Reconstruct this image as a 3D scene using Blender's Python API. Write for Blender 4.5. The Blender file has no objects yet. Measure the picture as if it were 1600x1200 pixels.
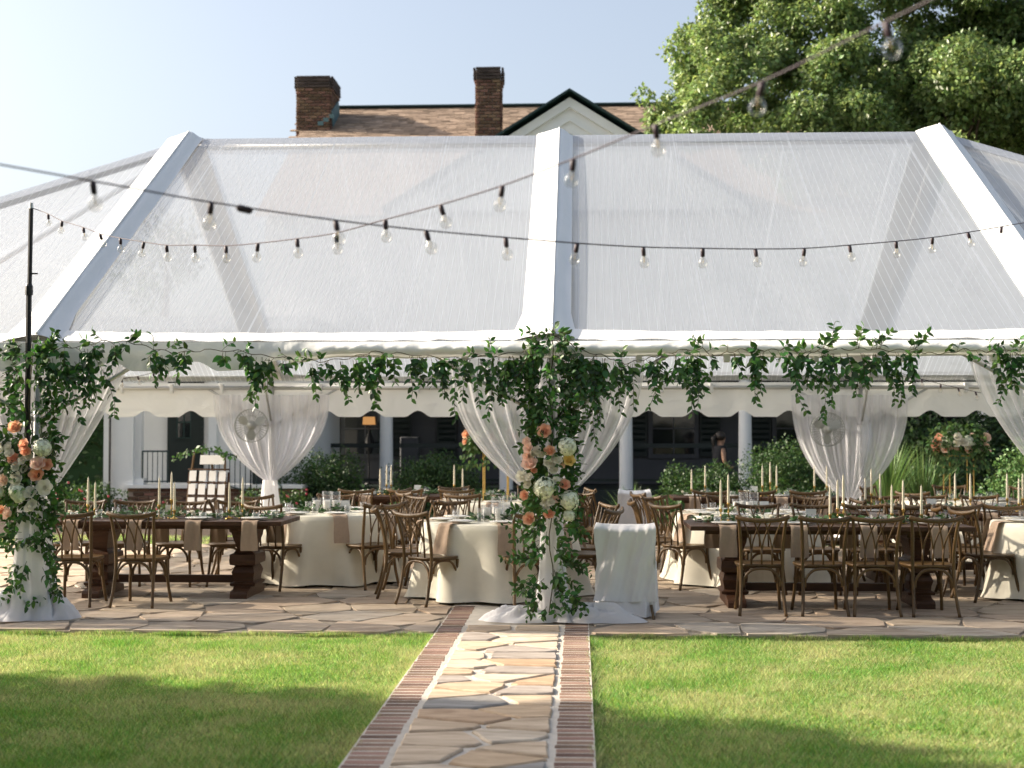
import bpy, math, random
import numpy as np
from mathutils import Vector, Matrix, Euler

random.seed(7)
RNG = np.random.default_rng(7)
R = math.radians
sc = bpy.context.scene
C = sc.collection

# ------------------------------------------------------------------ camera
FPX = 2200.0                      # focal length in photograph pixels (1600 wide)
CAM_H = 1.65
YAW = math.atan(105 / FPX)        # the depth axis vanishes right of centre
PITCH = math.atan(75 / FPX)
cam_d = bpy.data.cameras.new('camera')
cam = bpy.data.objects.new('camera', cam_d)
C.objects.link(cam)
cam.location = (0, 0, CAM_H)
cam.rotation_euler = Euler((math.pi / 2 + PITCH, 0, YAW), 'XYZ')
cam_d.sensor_width = 36
cam_d.lens = FPX / 1600 * 36
cam_d.clip_end = 2000
cam_d.dof.use_dof = True
cam_d.dof.focus_distance = 12.4
cam_d.dof.aperture_fstop = 2.0
sc.camera = cam

# ------------------------------------------------------------------ light
SUN_EL, SUN_AZ = R(27), R(7)      # sun from the left, a little behind the tent's front plane
sdir = Vector((-math.cos(SUN_EL) * math.cos(SUN_AZ), math.cos(SUN_EL) * math.sin(SUN_AZ), math.sin(SUN_EL)))
world = bpy.data.worlds.new('World')
sc.world = world
world.use_nodes = True
wn = world.node_tree
for n in list(wn.nodes):
    wn.nodes.remove(n)
wo = wn.nodes.new('ShaderNodeOutputWorld')
wb = wn.nodes.new('ShaderNodeBackground')
ws = wn.nodes.new('ShaderNodeTexSky')
ws.sky_type = 'NISHITA'
ws.sun_disc = False
ws.sun_elevation = SUN_EL
ws.sun_rotation = math.atan2(sdir.x, sdir.y)
ws.altitude = 0
ws.air_density = 1.0
ws.dust_density = 4.5
ws.ozone_density = 1.6
wb.inputs['Strength'].default_value = 0.10
wh = wn.nodes.new('ShaderNodeHueSaturation')      # summer haze: a paler, less saturated sky all round
wh.inputs['Saturation'].default_value = 0.66
wn.links.new(ws.outputs[0], wh.inputs['Color'])
wn.links.new(wh.outputs[0], wb.inputs[0])
wn.links.new(wb.outputs[0], wo.inputs[0])
sun_d = bpy.data.lights.new('sun', 'SUN')
sun_d.energy = 4.4
sun_d.angle = R(0.55)
sun_d.color = (1.0, 0.88, 0.72)
sun = bpy.data.objects.new('sun', sun_d)
C.objects.link(sun)
sun.rotation_euler = (-sdir).to_track_quat('-Z', 'Y').to_euler()
sc.view_settings.view_transform = 'Standard'
sc.view_settings.look = 'None'
sc.view_settings.gamma = 1
sc.view_settings.use_curve_mapping = False
sc.view_settings.exposure = 1.42
sc.cycles.max_bounces = 10
sc.cycles.transparent_max_bounces = 24
sc.cycles.transmission_bounces = 8
sc.cycles.diffuse_bounces = 4
sc.cycles.glossy_bounces = 4
sc.cycles.sample_clamp_indirect = 6
sc.cycles.use_denoising = True

# ------------------------------------------------------------------ pixel rays -> real points
RM = cam.rotation_euler.to_matrix()
def ray(px, py):
    return RM @ Vector(((px - 800) / FPX, -(py - 600) / FPX, -1))
def at(px, py, Y):
    d = ray(px, py); t = Y / d.y
    return Vector((d.x * t, Y, CAM_H + d.z * t))
def on(px, py, z=0.0):
    d = ray(px, py); t = (z - CAM_H) / d.z
    return Vector((d.x * t, d.y * t, z))
def xat(px, Y, py=690):
    return at(px, py, Y).x

# ------------------------------------------------------------------ helpers
class MB:
    def __init__(s): s.v = []; s.f = []
    def quad(s, a, b, c, d):
        n = len(s.v); s.v += [tuple(a), tuple(b), tuple(c), tuple(d)]; s.f.append((n, n+1, n+2, n+3)); return s
    def tri(s, a, b, c):
        n = len(s.v); s.v += [tuple(a), tuple(b), tuple(c)]; s.f.append((n, n+1, n+2)); return s
    def box(s, c, d, M=None, bev=0.0):
        x, y, z = d[0]/2, d[1]/2, d[2]/2
        if bev <= 0:
            P = [(-x,-y,-z),(x,-y,-z),(x,y,-z),(-x,y,-z),(-x,-y,z),(x,-y,z),(x,y,z),(-x,y,z)]
            F = [(0,3,2,1),(4,5,6,7),(0,1,5,4),(1,2,6,5),(2,3,7,6),(3,0,4,7)]
        else:
            b = min(bev, x*.9, y*.9, z*.9)
            P = []
            for sx in (-1,1):
                for sy in (-1,1):
                    for sz in (-1,1):
                        P += [(sx*x, sy*(y-b), sz*(z-b)), (sx*(x-b), sy*y, sz*(z-b)), (sx*(x-b), sy*(y-b), sz*z)]
            def I(sx,sy,sz,k): return (((sx>0)*4)+((sy>0)*2)+(sz>0))*3+k
            F = []
            for q in (-1,1):
                f = [I(q,-1,-1,0),I(q,1,-1,0),I(q,1,1,0),I(q,-1,1,0)]; F.append(f if q>0 else f[::-1])
                f = [I(-1,q,-1,1),I(-1,q,1,1),I(1,q,1,1),I(1,q,-1,1)]; F.append(f if q>0 else f[::-1])
                f = [I(-1,-1,q,2),I(1,-1,q,2),I(1,1,q,2),I(-1,1,q,2)]; F.append(f if q>0 else f[::-1])
            for a in (-1,1):
                for c2 in (-1,1):
                    F.append([I(a,c2,-1,0),I(a,c2,1,0),I(a,c2,1,1),I(a,c2,-1,1)])
                    F.append([I(a,-1,c2,0),I(a,1,c2,0),I(a,1,c2,2),I(a,-1,c2,2)])
                    F.append([I(-1,a,c2,1),I(1,a,c2,1),I(1,a,c2,2),I(-1,a,c2,2)])
                    for e in (-1,1): F.append([I(a,c2,e,0),I(a,c2,e,1),I(a,c2,e,2)])
        n = len(s.v)
        for p in P:
            p = Vector(p)
            if M is not None: p = M @ p
            s.v.append((p.x+c[0], p.y+c[1], p.z+c[2]))
        s.f += [tuple(n+i for i in f) for f in F]
        return s
    def tube(s, pts, r, n=6, cap=True, sq=(1,1)):
        pts = [Vector(p) for p in pts]; m = len(pts)
        rr = r if isinstance(r, (list, tuple)) else [r]*m
        T = []
        for i in range(m):
            a = pts[max(i-1,0)]; b = pts[min(i+1,m-1)]
            t = (b-a); T.append(t.normalized() if t.length > 1e-9 else Vector((0,0,1)))
        up = Vector((0,0,1)) if abs(T[0].z) < .9 else Vector((1,0,0))
        nx = T[0].cross(up).normalized(); base = len(s.v)
        for i in range(m):
            nx = (nx - T[i]*nx.dot(T[i])).normalized(); ny = T[i].cross(nx)
            for k in range(n):
                a = 2*math.pi*k/n
                p = pts[i] + nx*math.cos(a)*rr[i]*sq[0] + ny*math.sin(a)*rr[i]*sq[1]
                s.v.append(tuple(p))
        for i in range(m-1):
            for k in range(n):
                a = base+i*n+k; b = base+i*n+(k+1)%n
                s.f.append((a, b, b+n, a+n))
        if cap:
            s.f.append(tuple(base+k for k in range(n))[::-1]); s.f.append(tuple(base+(m-1)*n+k for k in range(n)))
        return s
    def lathe(s, prof, n=12, c=(0,0,0), rot=0.0, cap=True):
        base = len(s.v)
        for (r, z) in prof:
            for k in range(n):
                a = 2*math.pi*k/n + rot
                s.v.append((c[0]+r*math.cos(a), c[1]+r*math.sin(a), c[2]+z))
        m = len(prof)
        for i in range(m-1):
            for k in range(n):
                a = base+i*n+k; b = base+i*n+(k+1)%n
                s.f.append((a, b, b+n, a+n))
        if cap:
            s.f.append(tuple(base+k for k in range(n))[::-1]); s.f.append(tuple(base+(m-1)*n+k for k in range(n)))
        return s
    def grid(s, fn, nu, nv):
        base = len(s.v)
        for j in range(nv+1):
            for i in range(nu+1):
                s.v.append(tuple(fn(i/nu, j/nv)))
        for j in range(nv):
            for i in range(nu):
                a = base+j*(nu+1)+i
                s.f.append((a, a+1, a+nu+2, a+nu+1))
        return s
    def mesh(s, name, mat=None, smooth=False):
        me = bpy.data.meshes.new(name); me.from_pydata(s.v, [], s.f)
        if mat: me.materials.append(mat)
        if smooth: me.polygons.foreach_set('use_smooth', [True]*len(me.polygons))
        me.update(); return me
    def build(s, name, mat=None, parent=None, smooth=False):
        return link(name, s.mesh(name, mat, smooth), parent)

def link(name, me, parent=None, loc=None, rot=None, scale=None):
    o = bpy.data.objects.new(name, me); C.objects.link(o)
    if parent is not None: o.parent = parent
    if loc is not None: o.location = loc
    if rot is not None: o.rotation_euler = rot
    if scale is not None: o.scale = scale if isinstance(scale, (tuple, list)) else (scale,)*3
    return o
def tag(o, label, cat, group=None):
    o['label'] = label; o['category'] = cat
    if group: o['group'] = group
    return o
def thing(name, label, cat, loc=(0,0,0), rz=0.0, group=None):
    o = bpy.data.objects.new(name, None); C.objects.link(o); o.empty_display_size = .1
    o.location = loc; o.rotation_euler = (0, 0, rz)
    return tag(o, label, cat, group)
def struct(o): o['kind'] = 'structure'; return o
def stuff(o): o['kind'] = 'stuff'; return o
def copy_tree(o, parent=None, kids=None):
    c = o.copy(); C.objects.link(c)
    if parent is not None: c.parent = parent
    for ch in KIDS.get(o.name, []): copy_tree(ch, c)
    return c
KIDS = {}
def index_kids(root):
    KIDS[root.name] = list(root.children)
    for k in root.children: index_kids(k)
def np_mesh(name, V, F, mat, smooth=False):
    """V (n,3) float array, F (m,k) int array of faces with k corners"""
    me = bpy.data.meshes.new(name)
    m, k = F.shape
    me.vertices.add(len(V)); me.vertices.foreach_set('co', np.ascontiguousarray(V, dtype=np.float32).ravel())
    me.loops.add(m*k); me.loops.foreach_set('vertex_index', F.astype(np.int32).ravel())
    me.polygons.add(m); me.polygons.foreach_set('loop_start', np.arange(0, m*k, k, dtype=np.int32))
    me.polygons.foreach_set('loop_total', np.full(m, k, dtype=np.int32))
    if smooth: me.polygons.foreach_set('use_smooth', np.ones(m, dtype=bool))
    me.materials.append(mat); me.update(calc_edges=True); me.validate()
    return me
def frames(pos, fwd, nrm, size):
    """rows: matrices (n,3,3) whose columns are right, fwd, normal times size"""
    fwd = fwd/np.linalg.norm(fwd, axis=1, keepdims=True)
    rt = np.cross(fwd, nrm); l = np.linalg.norm(rt, axis=1, keepdims=True); l[l < 1e-6] = 1; rt = rt/l
    up = np.cross(rt, fwd)
    M = np.stack([rt, fwd, up], axis=2)*np.asarray(size).reshape(-1,1,1)
    return M
def scatter_mesh(name, BV, BF, pos, M, mat, smooth=False):
    n = len(pos)
    V = np.einsum('nij,kj->nki', M, BV) + pos[:,None,:]
    F = (BF[None,:,:] + (np.arange(n)*len(BV))[:,None,None])
    return np_mesh(name, V.reshape(-1,3), F.reshape(-1, BF.shape[1]), mat, smooth)
def noise1(seed):
    r = random.Random(seed); c = [(r.uniform(.5,1)/(k+1), r.uniform(.8,1.2)*(k+1), r.uniform(0,6.28)) for k in range(5)]
    return lambda t: sum(a*math.sin(w*t+p) for a, w, p in c)

# ------------------------------------------------------------------ materials
def nt(name):
    m = bpy.data.materials.new(name); m.use_nodes = True
    t = m.node_tree
    for n in list(t.nodes): t.nodes.remove(n)
    o = t.nodes.new('ShaderNodeOutputMaterial')
    return m, t, o
def N(t, kind, **kw):
    n = t.nodes.new(kind)
    for k, v in kw.items():
        if k in n.inputs: n.inputs[k].default_value = v
        else: setattr(n, k, v)
    return n
def mth(t, op, a, b=None, c=None):
    n = t.nodes.new('ShaderNodeMath'); n.operation = op
    for i, x in enumerate((a, b, c)):
        if x is None: continue
        if isinstance(x, (int, float)): n.inputs[i].default_value = x
        else: t.links.new(x, n.inputs[i])
    return n.outputs[0]
def rgb(c): return (c[0], c[1], c[2], 1)
def pm(name, col, rough=.6, metal=0.0, var=.15, vs=6.0, bump=0.0, bs=40.0, rnd=0.0, isl=0.0, spec=.4, stretch=(1,1,1), coords='Object',
       col2=None, huer=0.0, sub=0.0):
    m, t, o = nt(name)
    p = N(t, 'ShaderNodeBsdfPrincipled', Roughness=rough, Metallic=metal)
    p.inputs['Specular IOR Level'].default_value = spec
    tc = N(t, 'ShaderNodeTexCoord'); mp = N(t, 'ShaderNodeMapping'); mp.inputs['Scale'].default_value = stretch
    t.links.new(tc.outputs[coords], mp.inputs[0])
    nz = N(t, 'ShaderNodeTexNoise', Scale=vs, Detail=5.0, Roughness=.6); t.links.new(mp.outputs[0], nz.inputs['Vector'])
    hs = N(t, 'ShaderNodeHueSaturation')
    val = mth(t, 'MULTIPLY_ADD', nz.outputs[0], 2*var*1.6, 1 - var*1.6)
    hue = None
    if rnd or huer:
        oi = N(t, 'ShaderNodeObjectInfo')
        val = mth(t, 'ADD', val, mth(t, 'MULTIPLY_ADD', oi.outputs['Random'], 2*rnd, -rnd))
        if huer: hue = mth(t, 'MULTIPLY_ADD', mth(t, 'FRACT', mth(t, 'MULTIPLY', oi.outputs['Random'], 7.31)), 2*huer, .5-huer)
    if isl:
        ge = N(t, 'ShaderNodeNewGeometry')
        val = mth(t, 'ADD', val, mth(t, 'MULTIPLY_ADD', ge.outputs['Random Per Island'], 2*isl, -isl))
    t.links.new(val, hs.inputs['Value'])
    if hue is not None: t.links.new(hue, hs.inputs['Hue'])
    if col2 is None:
        hs.inputs['Color'].default_value = rgb(col)
    else:
        n2 = N(t, 'ShaderNodeTexNoise', Scale=vs*.37, Detail=4.0); t.links.new(mp.outputs[0], n2.inputs['Vector'])
        cr = N(t, 'ShaderNodeValToRGB'); cr.color_ramp.elements[0].position = .38; cr.color_ramp.elements[1].position = .62
        cr.color_ramp.elements[0].color = rgb(col); cr.color_ramp.elements[1].color = rgb(col2)
        t.links.new(n2.outputs[0], cr.inputs[0]); t.links.new(cr.outputs[0], hs.inputs['Color'])
    t.links.new(hs.outputs[0], p.inputs['Base Color'])
    if bump:
        bz = N(t, 'ShaderNodeTexNoise', Scale=bs, Detail=6.0); t.links.new(mp.outputs[0], bz.inputs['Vector'])
        b = N(t, 'ShaderNodeBump', Strength=bump, Distance=.02); t.links.new(bz.outputs[0], b.inputs['Height'])
        t.links.new(b.outputs[0], p.inputs['Normal'])
    t.links.new(p.outputs[0], o.inputs[0])
    return m
def leafmat(name, col, isl=.35, tr=.3, rough=.42, huer=.03, objrnd=0.0, tcol=None, spec=.4, patch=0.0, straw=None, tval=1.5):
    m, t, o = nt(name)
    ge = N(t, 'ShaderNodeNewGeometry'); hs = N(t, 'ShaderNodeHueSaturation')
    src = ge.outputs['Random Per Island']
    if objrnd:
        oi = N(t, 'ShaderNodeObjectInfo'); src = oi.outputs['Random']
    t.links.new(mth(t, 'MULTIPLY_ADD', src, 2*isl, 1-isl), hs.inputs['Value'])
    t.links.new(mth(t, 'MULTIPLY_ADD', mth(t, 'FRACT', mth(t, 'MULTIPLY', src, 13.7)), 2*huer, .5-huer), hs.inputs['Hue'])
    hs.inputs['Color'].default_value = rgb(col)
    if patch:
        tc = N(t, 'ShaderNodeTexCoord'); n1 = N(t, 'ShaderNodeTexNoise', Scale=1.3, Detail=5.0, Roughness=.65); t.links.new(tc.outputs['Object'], n1.inputs['Vector'])
        cr = N(t, 'ShaderNodeValToRGB'); cr.color_ramp.elements[0].position = .36; cr.color_ramp.elements[1].position = .66
        cr.color_ramp.elements[0].color = rgb(col); cr.color_ramp.elements[1].color = rgb(straw)
        j = mth(t, 'ADD', n1.outputs[0], mth(t, 'MULTIPLY_ADD', mth(t, 'FRACT', mth(t, 'MULTIPLY', src, 5.3)), .3, -.15))
        t.links.new(j, cr.inputs[0]); t.links.new(cr.outputs[0], hs.inputs['Color'])
    p = N(t, 'ShaderNodeBsdfPrincipled', Roughness=rough); p.inputs['Specular IOR Level'].default_value = spec
    t.links.new(hs.outputs[0], p.inputs['Base Color'])
    tl = N(t, 'ShaderNodeBsdfTranslucent')
    h2 = N(t, 'ShaderNodeHueSaturation', Value=tval, Saturation=1.1, Hue=.485 if tval > 1.2 else .5); t.links.new(hs.outputs[0], h2.inputs['Color'])
    t.links.new(h2.outputs[0], tl.inputs[0])
    mx = N(t, 'ShaderNodeMixShader', Fac=tr); t.links.new(p.outputs[0], mx.inputs[1]); t.links.new(tl.outputs[0], mx.inputs[2])
    t.links.new(mx.outputs[0], o.inputs[0])
    return m
def sheetmat(name, col, transp, transl, lines=False, gloss=0.0, fold=0.0, wr=0.0, edge=True):
    """thin sheet: part see-through, part diffuse / translucent"""
    m, t, o = nt(name)
    df = N(t, 'ShaderNodeBsdfDiffuse', Color=rgb(col)); tl = N(t, 'ShaderNodeBsdfTranslucent', Color=rgb(col))
    m1 = N(t, 'ShaderNodeMixShader', Fac=transl); t.links.new(df.outputs[0], m1.inputs[1]); t.links.new(tl.outputs[0], m1.inputs[2])
    tp = N(t, 'ShaderNodeBsdfTransparent'); m2 = N(t, 'ShaderNodeMixShader')
    t.links.new(m1.outputs[0], m2.inputs[1]); t.links.new(tp.outputs[0], m2.inputs[2])
    fac = None
    if edge:   # looking along the sheet there is more cloth in the way
        lw = N(t, 'ShaderNodeLayerWeight', Blend=.5)
        fac = mth(t, 'MULTIPLY', mth(t, 'SUBTRACT', 1.0, mth(t, 'POWER', lw.outputs['Facing'], 2.0)), transp)
    tc = N(t, 'ShaderNodeTexCoord')
    if lines:
        sx = N(t, 'ShaderNodeSeparateXYZ'); t.links.new(tc.outputs['Object'], sx.inputs[0])
        fr = mth(t, 'FRACT', mth(t, 'MULTIPLY', sx.outputs[0], 1/.078))
        ln = mth(t, 'LESS_THAN', fr, .085)
        fr2 = mth(t, 'FRACT', mth(t, 'MULTIPLY', sx.outputs[0], 1/1.37))
        ln2 = mth(t, 'LESS_THAN', fr2, .014)
        ln = mth(t, 'MAXIMUM', ln, ln2)
        nz = N(t, 'ShaderNodeTexNoise', Scale=.8, Detail=4.0); t.links.new(tc.outputs['Object'], nz.inputs['Vector'])
        base = mth(t, 'MULTIPLY_ADD', nz.outputs[0], .22, transp-.11)
        fac = mth(t, 'MULTIPLY', base, mth(t, 'SUBTRACT', 1.0, mth(t, 'MULTIPLY', ln, .8)))
    if fac is None: m2.inputs[0].default_value = transp
    else: t.links.new(fac, m2.inputs[0])
    out = m2.outputs[0]
    if wr:
        mp = N(t, 'ShaderNodeMapping'); mp.inputs['Scale'].default_value = (1.0, 1.6, 1.6); t.links.new(tc.outputs['Object'], mp.inputs[0])
        wz = N(t, 'ShaderNodeTexNoise', Scale=3.2, Detail=6.0, Distortion=.8); t.links.new(mp.outputs[0], wz.inputs['Vector'])
        b = N(t, 'ShaderNodeBump', Strength=wr, Distance=.05); t.links.new(wz.outputs[0], b.inputs['Height'])
        for s in (df, tl): t.links.new(b.outputs[0], s.inputs['Normal'])
    if gloss:
        gl = N(t, 'ShaderNodeBsdfGlossy', Roughness=.16); lw2 = N(t, 'ShaderNodeLayerWeight', Blend=.5); fzo = mth(t, 'MULTIPLY_ADD', mth(t, 'POWER', lw2.outputs['Facing'], 4.0), .9, .05)
        if wr: t.links.new(b.outputs[0], gl.inputs['Normal'])
        m3 = N(t, 'ShaderNodeMixShader'); t.links.new(mth(t, 'MULTIPLY', fzo, gloss), m3.inputs[0])
        t.links.new(out, m3.inputs[1]); t.links.new(gl.outputs[0], m3.inputs[2]); out = m3.outputs[0]
    t.links.new(out, o.inputs[0])
    return m
def glassmat(name, tint=(1,1,1), rough=.03, amt=1.6):
    m, t, o = nt(name)
    tp = N(t, 'ShaderNodeBsdfTransparent', Color=rgb(tint)); gl = N(t, 'ShaderNodeBsdfGlossy', Roughness=rough)
    lw = N(t, 'ShaderNodeLayerWeight', Blend=.5); mx = N(t, 'ShaderNodeMixShader')
    t.links.new(mth(t, 'MULTIPLY_ADD', mth(t, 'POWER', lw.outputs['Facing'], 4.0), .5*amt, .04*amt), mx.inputs[0])
    t.links.new(tp.outputs[0], mx.inputs[1]); t.links.new(gl.outputs[0], mx.inputs[2]); t.links.new(mx.outputs[0], o.inputs[0])
    return m

MAT = {}
MAT['vinyl'] = pm('white_vinyl', (.74,.74,.725), .45, var=.03, vs=3, bump=.25, bs=7, spec=.35)
MAT['vinyl_soft'] = sheetmat('white_vinyl_backlit', (.84,.84,.81), 0.0, .18, wr=.35, edge=False)
MAT['clear'] = sheetmat('clear_roof_plastic', (.62,.67,.74), .45, .5, lines=True, gloss=.9, wr=.10)
MAT['clear_band'] = sheetmat('doubled_clear_plastic', (.50,.53,.58), .34, .5, lines=True, gloss=.9, wr=.2)
MAT['sheer'] = sheetmat('white_sheer_fabric', (.92,.91,.93), .27, .55)
MAT['sheer_dense'] = sheetmat('gathered_white_sheer', (.90,.89,.90), .08, .38)
MAT['alu'] = pm('grey_aluminium', (.55,.55,.54), .42, metal=.6, var=.08, vs=8)
MAT['cable'] = pm('dark_cable', (.035,.018,.025), .5, var=.05)
MAT['black'] = pm('black_metal', (.015,.015,.016), .45, var=.1)
MAT['brass'] = pm('brass', (.72,.47,.16), .28, metal=.9, var=.08, vs=20)
MAT['gold'] = pm('gold_rod', (.66,.44,.15), .32, metal=.85, var=.05)
MAT['chair'] = pm('brown_chair_wood', (.112,.063,.022), .38, var=.34, vs=5, rnd=.22, stretch=(7,7,1.2), bump=.25, bs=25, spec=.45)
MAT['farm'] = pm('dark_walnut_wood', (.075,.034,.017), .45, var=.35, vs=5, stretch=(1,7,7), bump=.35, bs=20, spec=.4)
MAT['cloth'] = pm('cream_linen', (.80,.76,.64), .9, var=.04, vs=9, bump=.12, bs=120, spec=.1)
MAT['white_cloth'] = pm('white_cotton', (.80,.79,.80), .85, var=.04, vs=4, bump=.25, bs=9, spec=.15)
MAT['napkin'] = pm('beige_napkin_linen', (.42,.315,.235), .95, var=.08, vs=30, rnd=.08, bump=.15, bs=160, spec=.1)
MAT['china'] = pm('white_china', (.82,.81,.78), .18, var=.02, spec=.5)
MAT['card'] = pm('white_card', (.80,.80,.79), .7, var=.02)
MAT['wax'] = pm('ivory_wax', (.86,.78,.60), .45, var=.03, spec=.4)
MAT['waxw'] = pm('white_wax', (.86,.84,.78), .5, var=.03, spec=.4)
MAT['glass'] = glassmat('clear_glass')
MAT['bulb'] = glassmat('bulb_glass', (.96,.95,.93), .06, 2.2)
MAT['filament'] = pm('pale_filament', (.7,.55,.3), .5, var=.0)
MAT['leaf'] = leafmat('smilax_leaf', (.060,.145,.034), isl=.65, tr=.30, rough=.38, objrnd=1.0)
MAT['leaf_mass'] = leafmat('smilax_leaf_mass', (.055,.130,.032), isl=.65, tr=.30, rough=.38)
MAT['vine'] = pm('vine_stem', (.07,.06,.025), .7, var=.2)
MAT['runner'] = leafmat('table_greens', (.065,.13,.045), isl=.5, tr=.2, rough=.45)
MAT['peach'] = pm('peach_petal', (.93,.58,.40), .6, var=.06, vs=30, rnd=.08, huer=.012, spec=.2)
MAT['blush'] = pm('blush_petal', (.92,.72,.60), .6, var=.06, vs=30, rnd=.06, spec=.2)
MAT['ivory'] = pm('ivory_petal', (.92,.88,.77), .6, var=.04, vs=30, rnd=.05, spec=.2)
MAT['yellow'] = pm('yellow_petal', (.85,.62,.22), .6, var=.06, vs=30, spec=.2)
MAT['hydra'] = pm('hydrangea_petal', (.78,.80,.62), .65, var=.08, vs=40, isl=.14, spec=.2)
def petal(name, col): return leafmat(name, col, isl=.10, tr=.40, rough=.55, huer=.008, objrnd=1.0, spec=.2, tval=1.03)
for k_, c_ in (('peach',(.93,.58,.40)),('blush',(.93,.74,.62)),('ivory',(.93,.90,.80)),('yellow',(.90,.70,.30))): MAT[k_] = petal(k_+'_petal', c_)
MAT['redf'] = pm('red_petal', (.55,.06,.10), .6, var=.1)
MAT['grass'] = leafmat('grass_blade', (.145,.300,.060), isl=.5, tr=.42, rough=.5, huer=.05, spec=.3, patch=1.0, straw=(.42,.43,.20))
MAT['ground'] = pm('turf_ground', (.12,.16,.055), .95, var=.35, vs=.8, bump=.5, bs=60, col2=(.16,.19,.07), spec=.1)
MAT['mulch'] = pm('mulch_bed', (.055,.035,.022), .95, var=.4, vs=12, bump=.8, bs=40)
MAT['mortar'] = pm('pale_mortar', (.55,.50,.43), .95, var=.18, vs=8, bump=.5, bs=90, spec=.1)
MAT['mortar_dark'] = pm('weathered_joint', (.33,.28,.22), .95, var=.25, vs=8, bump=.5, bs=90, spec=.1)
MAT['brick'] = pm('old_brick', (.255,.165,.122), .9, var=.32, vs=14, rnd=.38, huer=.012, bump=.5, bs=70, spec=.15)
MAT['chim'] = pm('chimney_brick', (.155,.092,.066), .9, var=.3, vs=8, rnd=.5, huer=.02, bump=.4, bs=40, spec=.15)
MAT['chim_top'] = pm('sooty_brick', (.055,.040,.036), .9, var=.3, vs=8, rnd=.4, bump=.4, bs=40)
MAT['chim_mortar'] = pm('chimney_mortar', (.30,.25,.21), .95, var=.2, vs=10)
MAT['siding'] = pm('white_clapboard', (.72,.72,.70), .65, var=.05, vs=2)
MAT['porch'] = pm('porch_shaded_grey', (.075,.078,.088), .7, var=.06, vs=2)  # wall grey darkened to carry the shade under the porch roof
MAT['wpaint'] = pm('white_paint', (.78,.78,.76), .55, var=.04, vs=2)
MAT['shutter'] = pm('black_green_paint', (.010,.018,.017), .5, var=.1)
MAT['trimgreen'] = pm('dark_green_trim', (.012,.035,.033), .45, var=.1)
MAT['copper'] = pm('verdigris_flashing', (.09,.16,.17), .7, var=.25, vs=8)
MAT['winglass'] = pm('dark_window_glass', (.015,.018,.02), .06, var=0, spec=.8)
MAT['shingle'] = pm('roof_shingle', (.30,.225,.17), .95, var=.2, vs=6, isl=.28, bump=.4, bs=60, spec=.1)
MAT['hedge'] = leafmat('hedge_leaf', (.030,.065,.018), isl=.5, tr=.2, rough=.5)
MAT['bush'] = leafmat('shrub_leaf', (.040,.085,.022), isl=.5, tr=.25, rough=.5)
MAT['bush_fl'] = leafmat('variegated_leaf', (.085,.16,.05), isl=.6, tr=.25, rough=.5)
MAT['tree'] = leafmat('camphor_leaf', (.165,.235,.080), isl=.50, tr=.36, rough=.40, huer=.03, spec=.5)
MAT['bark'] = pm('tree_bark', (.10,.075,.055), .95, var=.3, vs=5, bump=.8, bs=12)
MAT['blade'] = leafmat('strappy_blade', (.12,.20,.065), isl=.45, tr=.25)
MAT['dress'] = pm('dark_dress', (.02,.02,.024), .8, var=.1)
MAT['skin'] = pm('skin', (.30,.17,.11), .55, var=.05)
MAT['hair'] = pm('dark_hair', (.02,.014,.010), .5, var=.1)
MAT['lampshade'] = None
def emis(name, col, st):
    m, t, o = nt(name); e = N(t, 'ShaderNodeEmission', Color=rgb(col), Strength=st); t.links.new(e.outputs[0], o.inputs[0]); return m
MAT['lampshade'] = emis('lit_lamp_shade', (1.0,.50,.18), .22)
MAT['fanwhite'] = pm('dull_white_fan', (.36,.37,.35), .5, var=.05)
MAT['shed'] = pm('barn_grey', (.4,.38,.35), .8, var=.1)

# path stones: warm buff to grey by stone, streaked along the bedding
def stonemat(name, cols, bump=.35, streak=(1.2,5,5), sc_=2.0, mass=False):
    m, t, o = nt(name)
    p = N(t, 'ShaderNodeBsdfPrincipled', Roughness=.8); p.inputs['Specular IOR Level'].default_value = .25
    tc = N(t, 'ShaderNodeTexCoord'); mp = N(t, 'ShaderNodeMapping'); mp.inputs['Scale'].default_value = streak
    t.links.new(tc.outputs['Object'], mp.inputs[0])
    cr = N(t, 'ShaderNodeValToRGB'); e = cr.color_ramp
    e.interpolation = 'CONSTANT'
    while len(e.elements) < len(cols): e.elements.new(.5)
    for i, c in enumerate(cols): e.elements[i].position = i/len(cols); e.elements[i].color = rgb(c)
    if mass: g = N(t, 'ShaderNodeNewGeometry'); src = g.outputs['Random Per Island']
    else: g = N(t, 'ShaderNodeObjectInfo'); src = g.outputs['Random']
    t.links.new(src, cr.inputs[0])
    nz = N(t, 'ShaderNodeTexNoise', Scale=sc_, Detail=8.0, Roughness=.62, Distortion=1.1); t.links.new(mp.outputs[0], nz.inputs['Vector'])
    c2 = N(t, 'ShaderNodeValToRGB'); c2.color_ramp.elements[0].position = .34; c2.color_ramp.elements[1].position = .68
    c2.color_ramp.elements[0].color = (.62,.54,.47,1); c2.color_ramp.elements[1].color = (1.12,1.06,1.0,1)
    t.links.new(nz.outputs[0], c2.inputs[0])
    mx = N(t, 'ShaderNodeMixRGB', blend_type='MULTIPLY'); mx.inputs[0].default_value = .85
    t.links.new(cr.outputs[0], mx.inputs[1]); t.links.new(c2.outputs[0], mx.inputs[2])
    t.links.new(mx.outputs[0], p.inputs['Base Color'])
    b = N(t, 'ShaderNodeBump', Strength=bump, Distance=.02)
    n3 = N(t, 'ShaderNodeTexNoise', Scale=9.0, Detail=8.0); t.links.new(tc.outputs['Object'], n3.inputs['Vector'])
    t.links.new(n3.outputs[0], b.inputs['Height']); t.links.new(b.outputs[0], p.inputs['Normal'])
    t.links.new(p.outputs[0], o.inputs[0])
    return m
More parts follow.
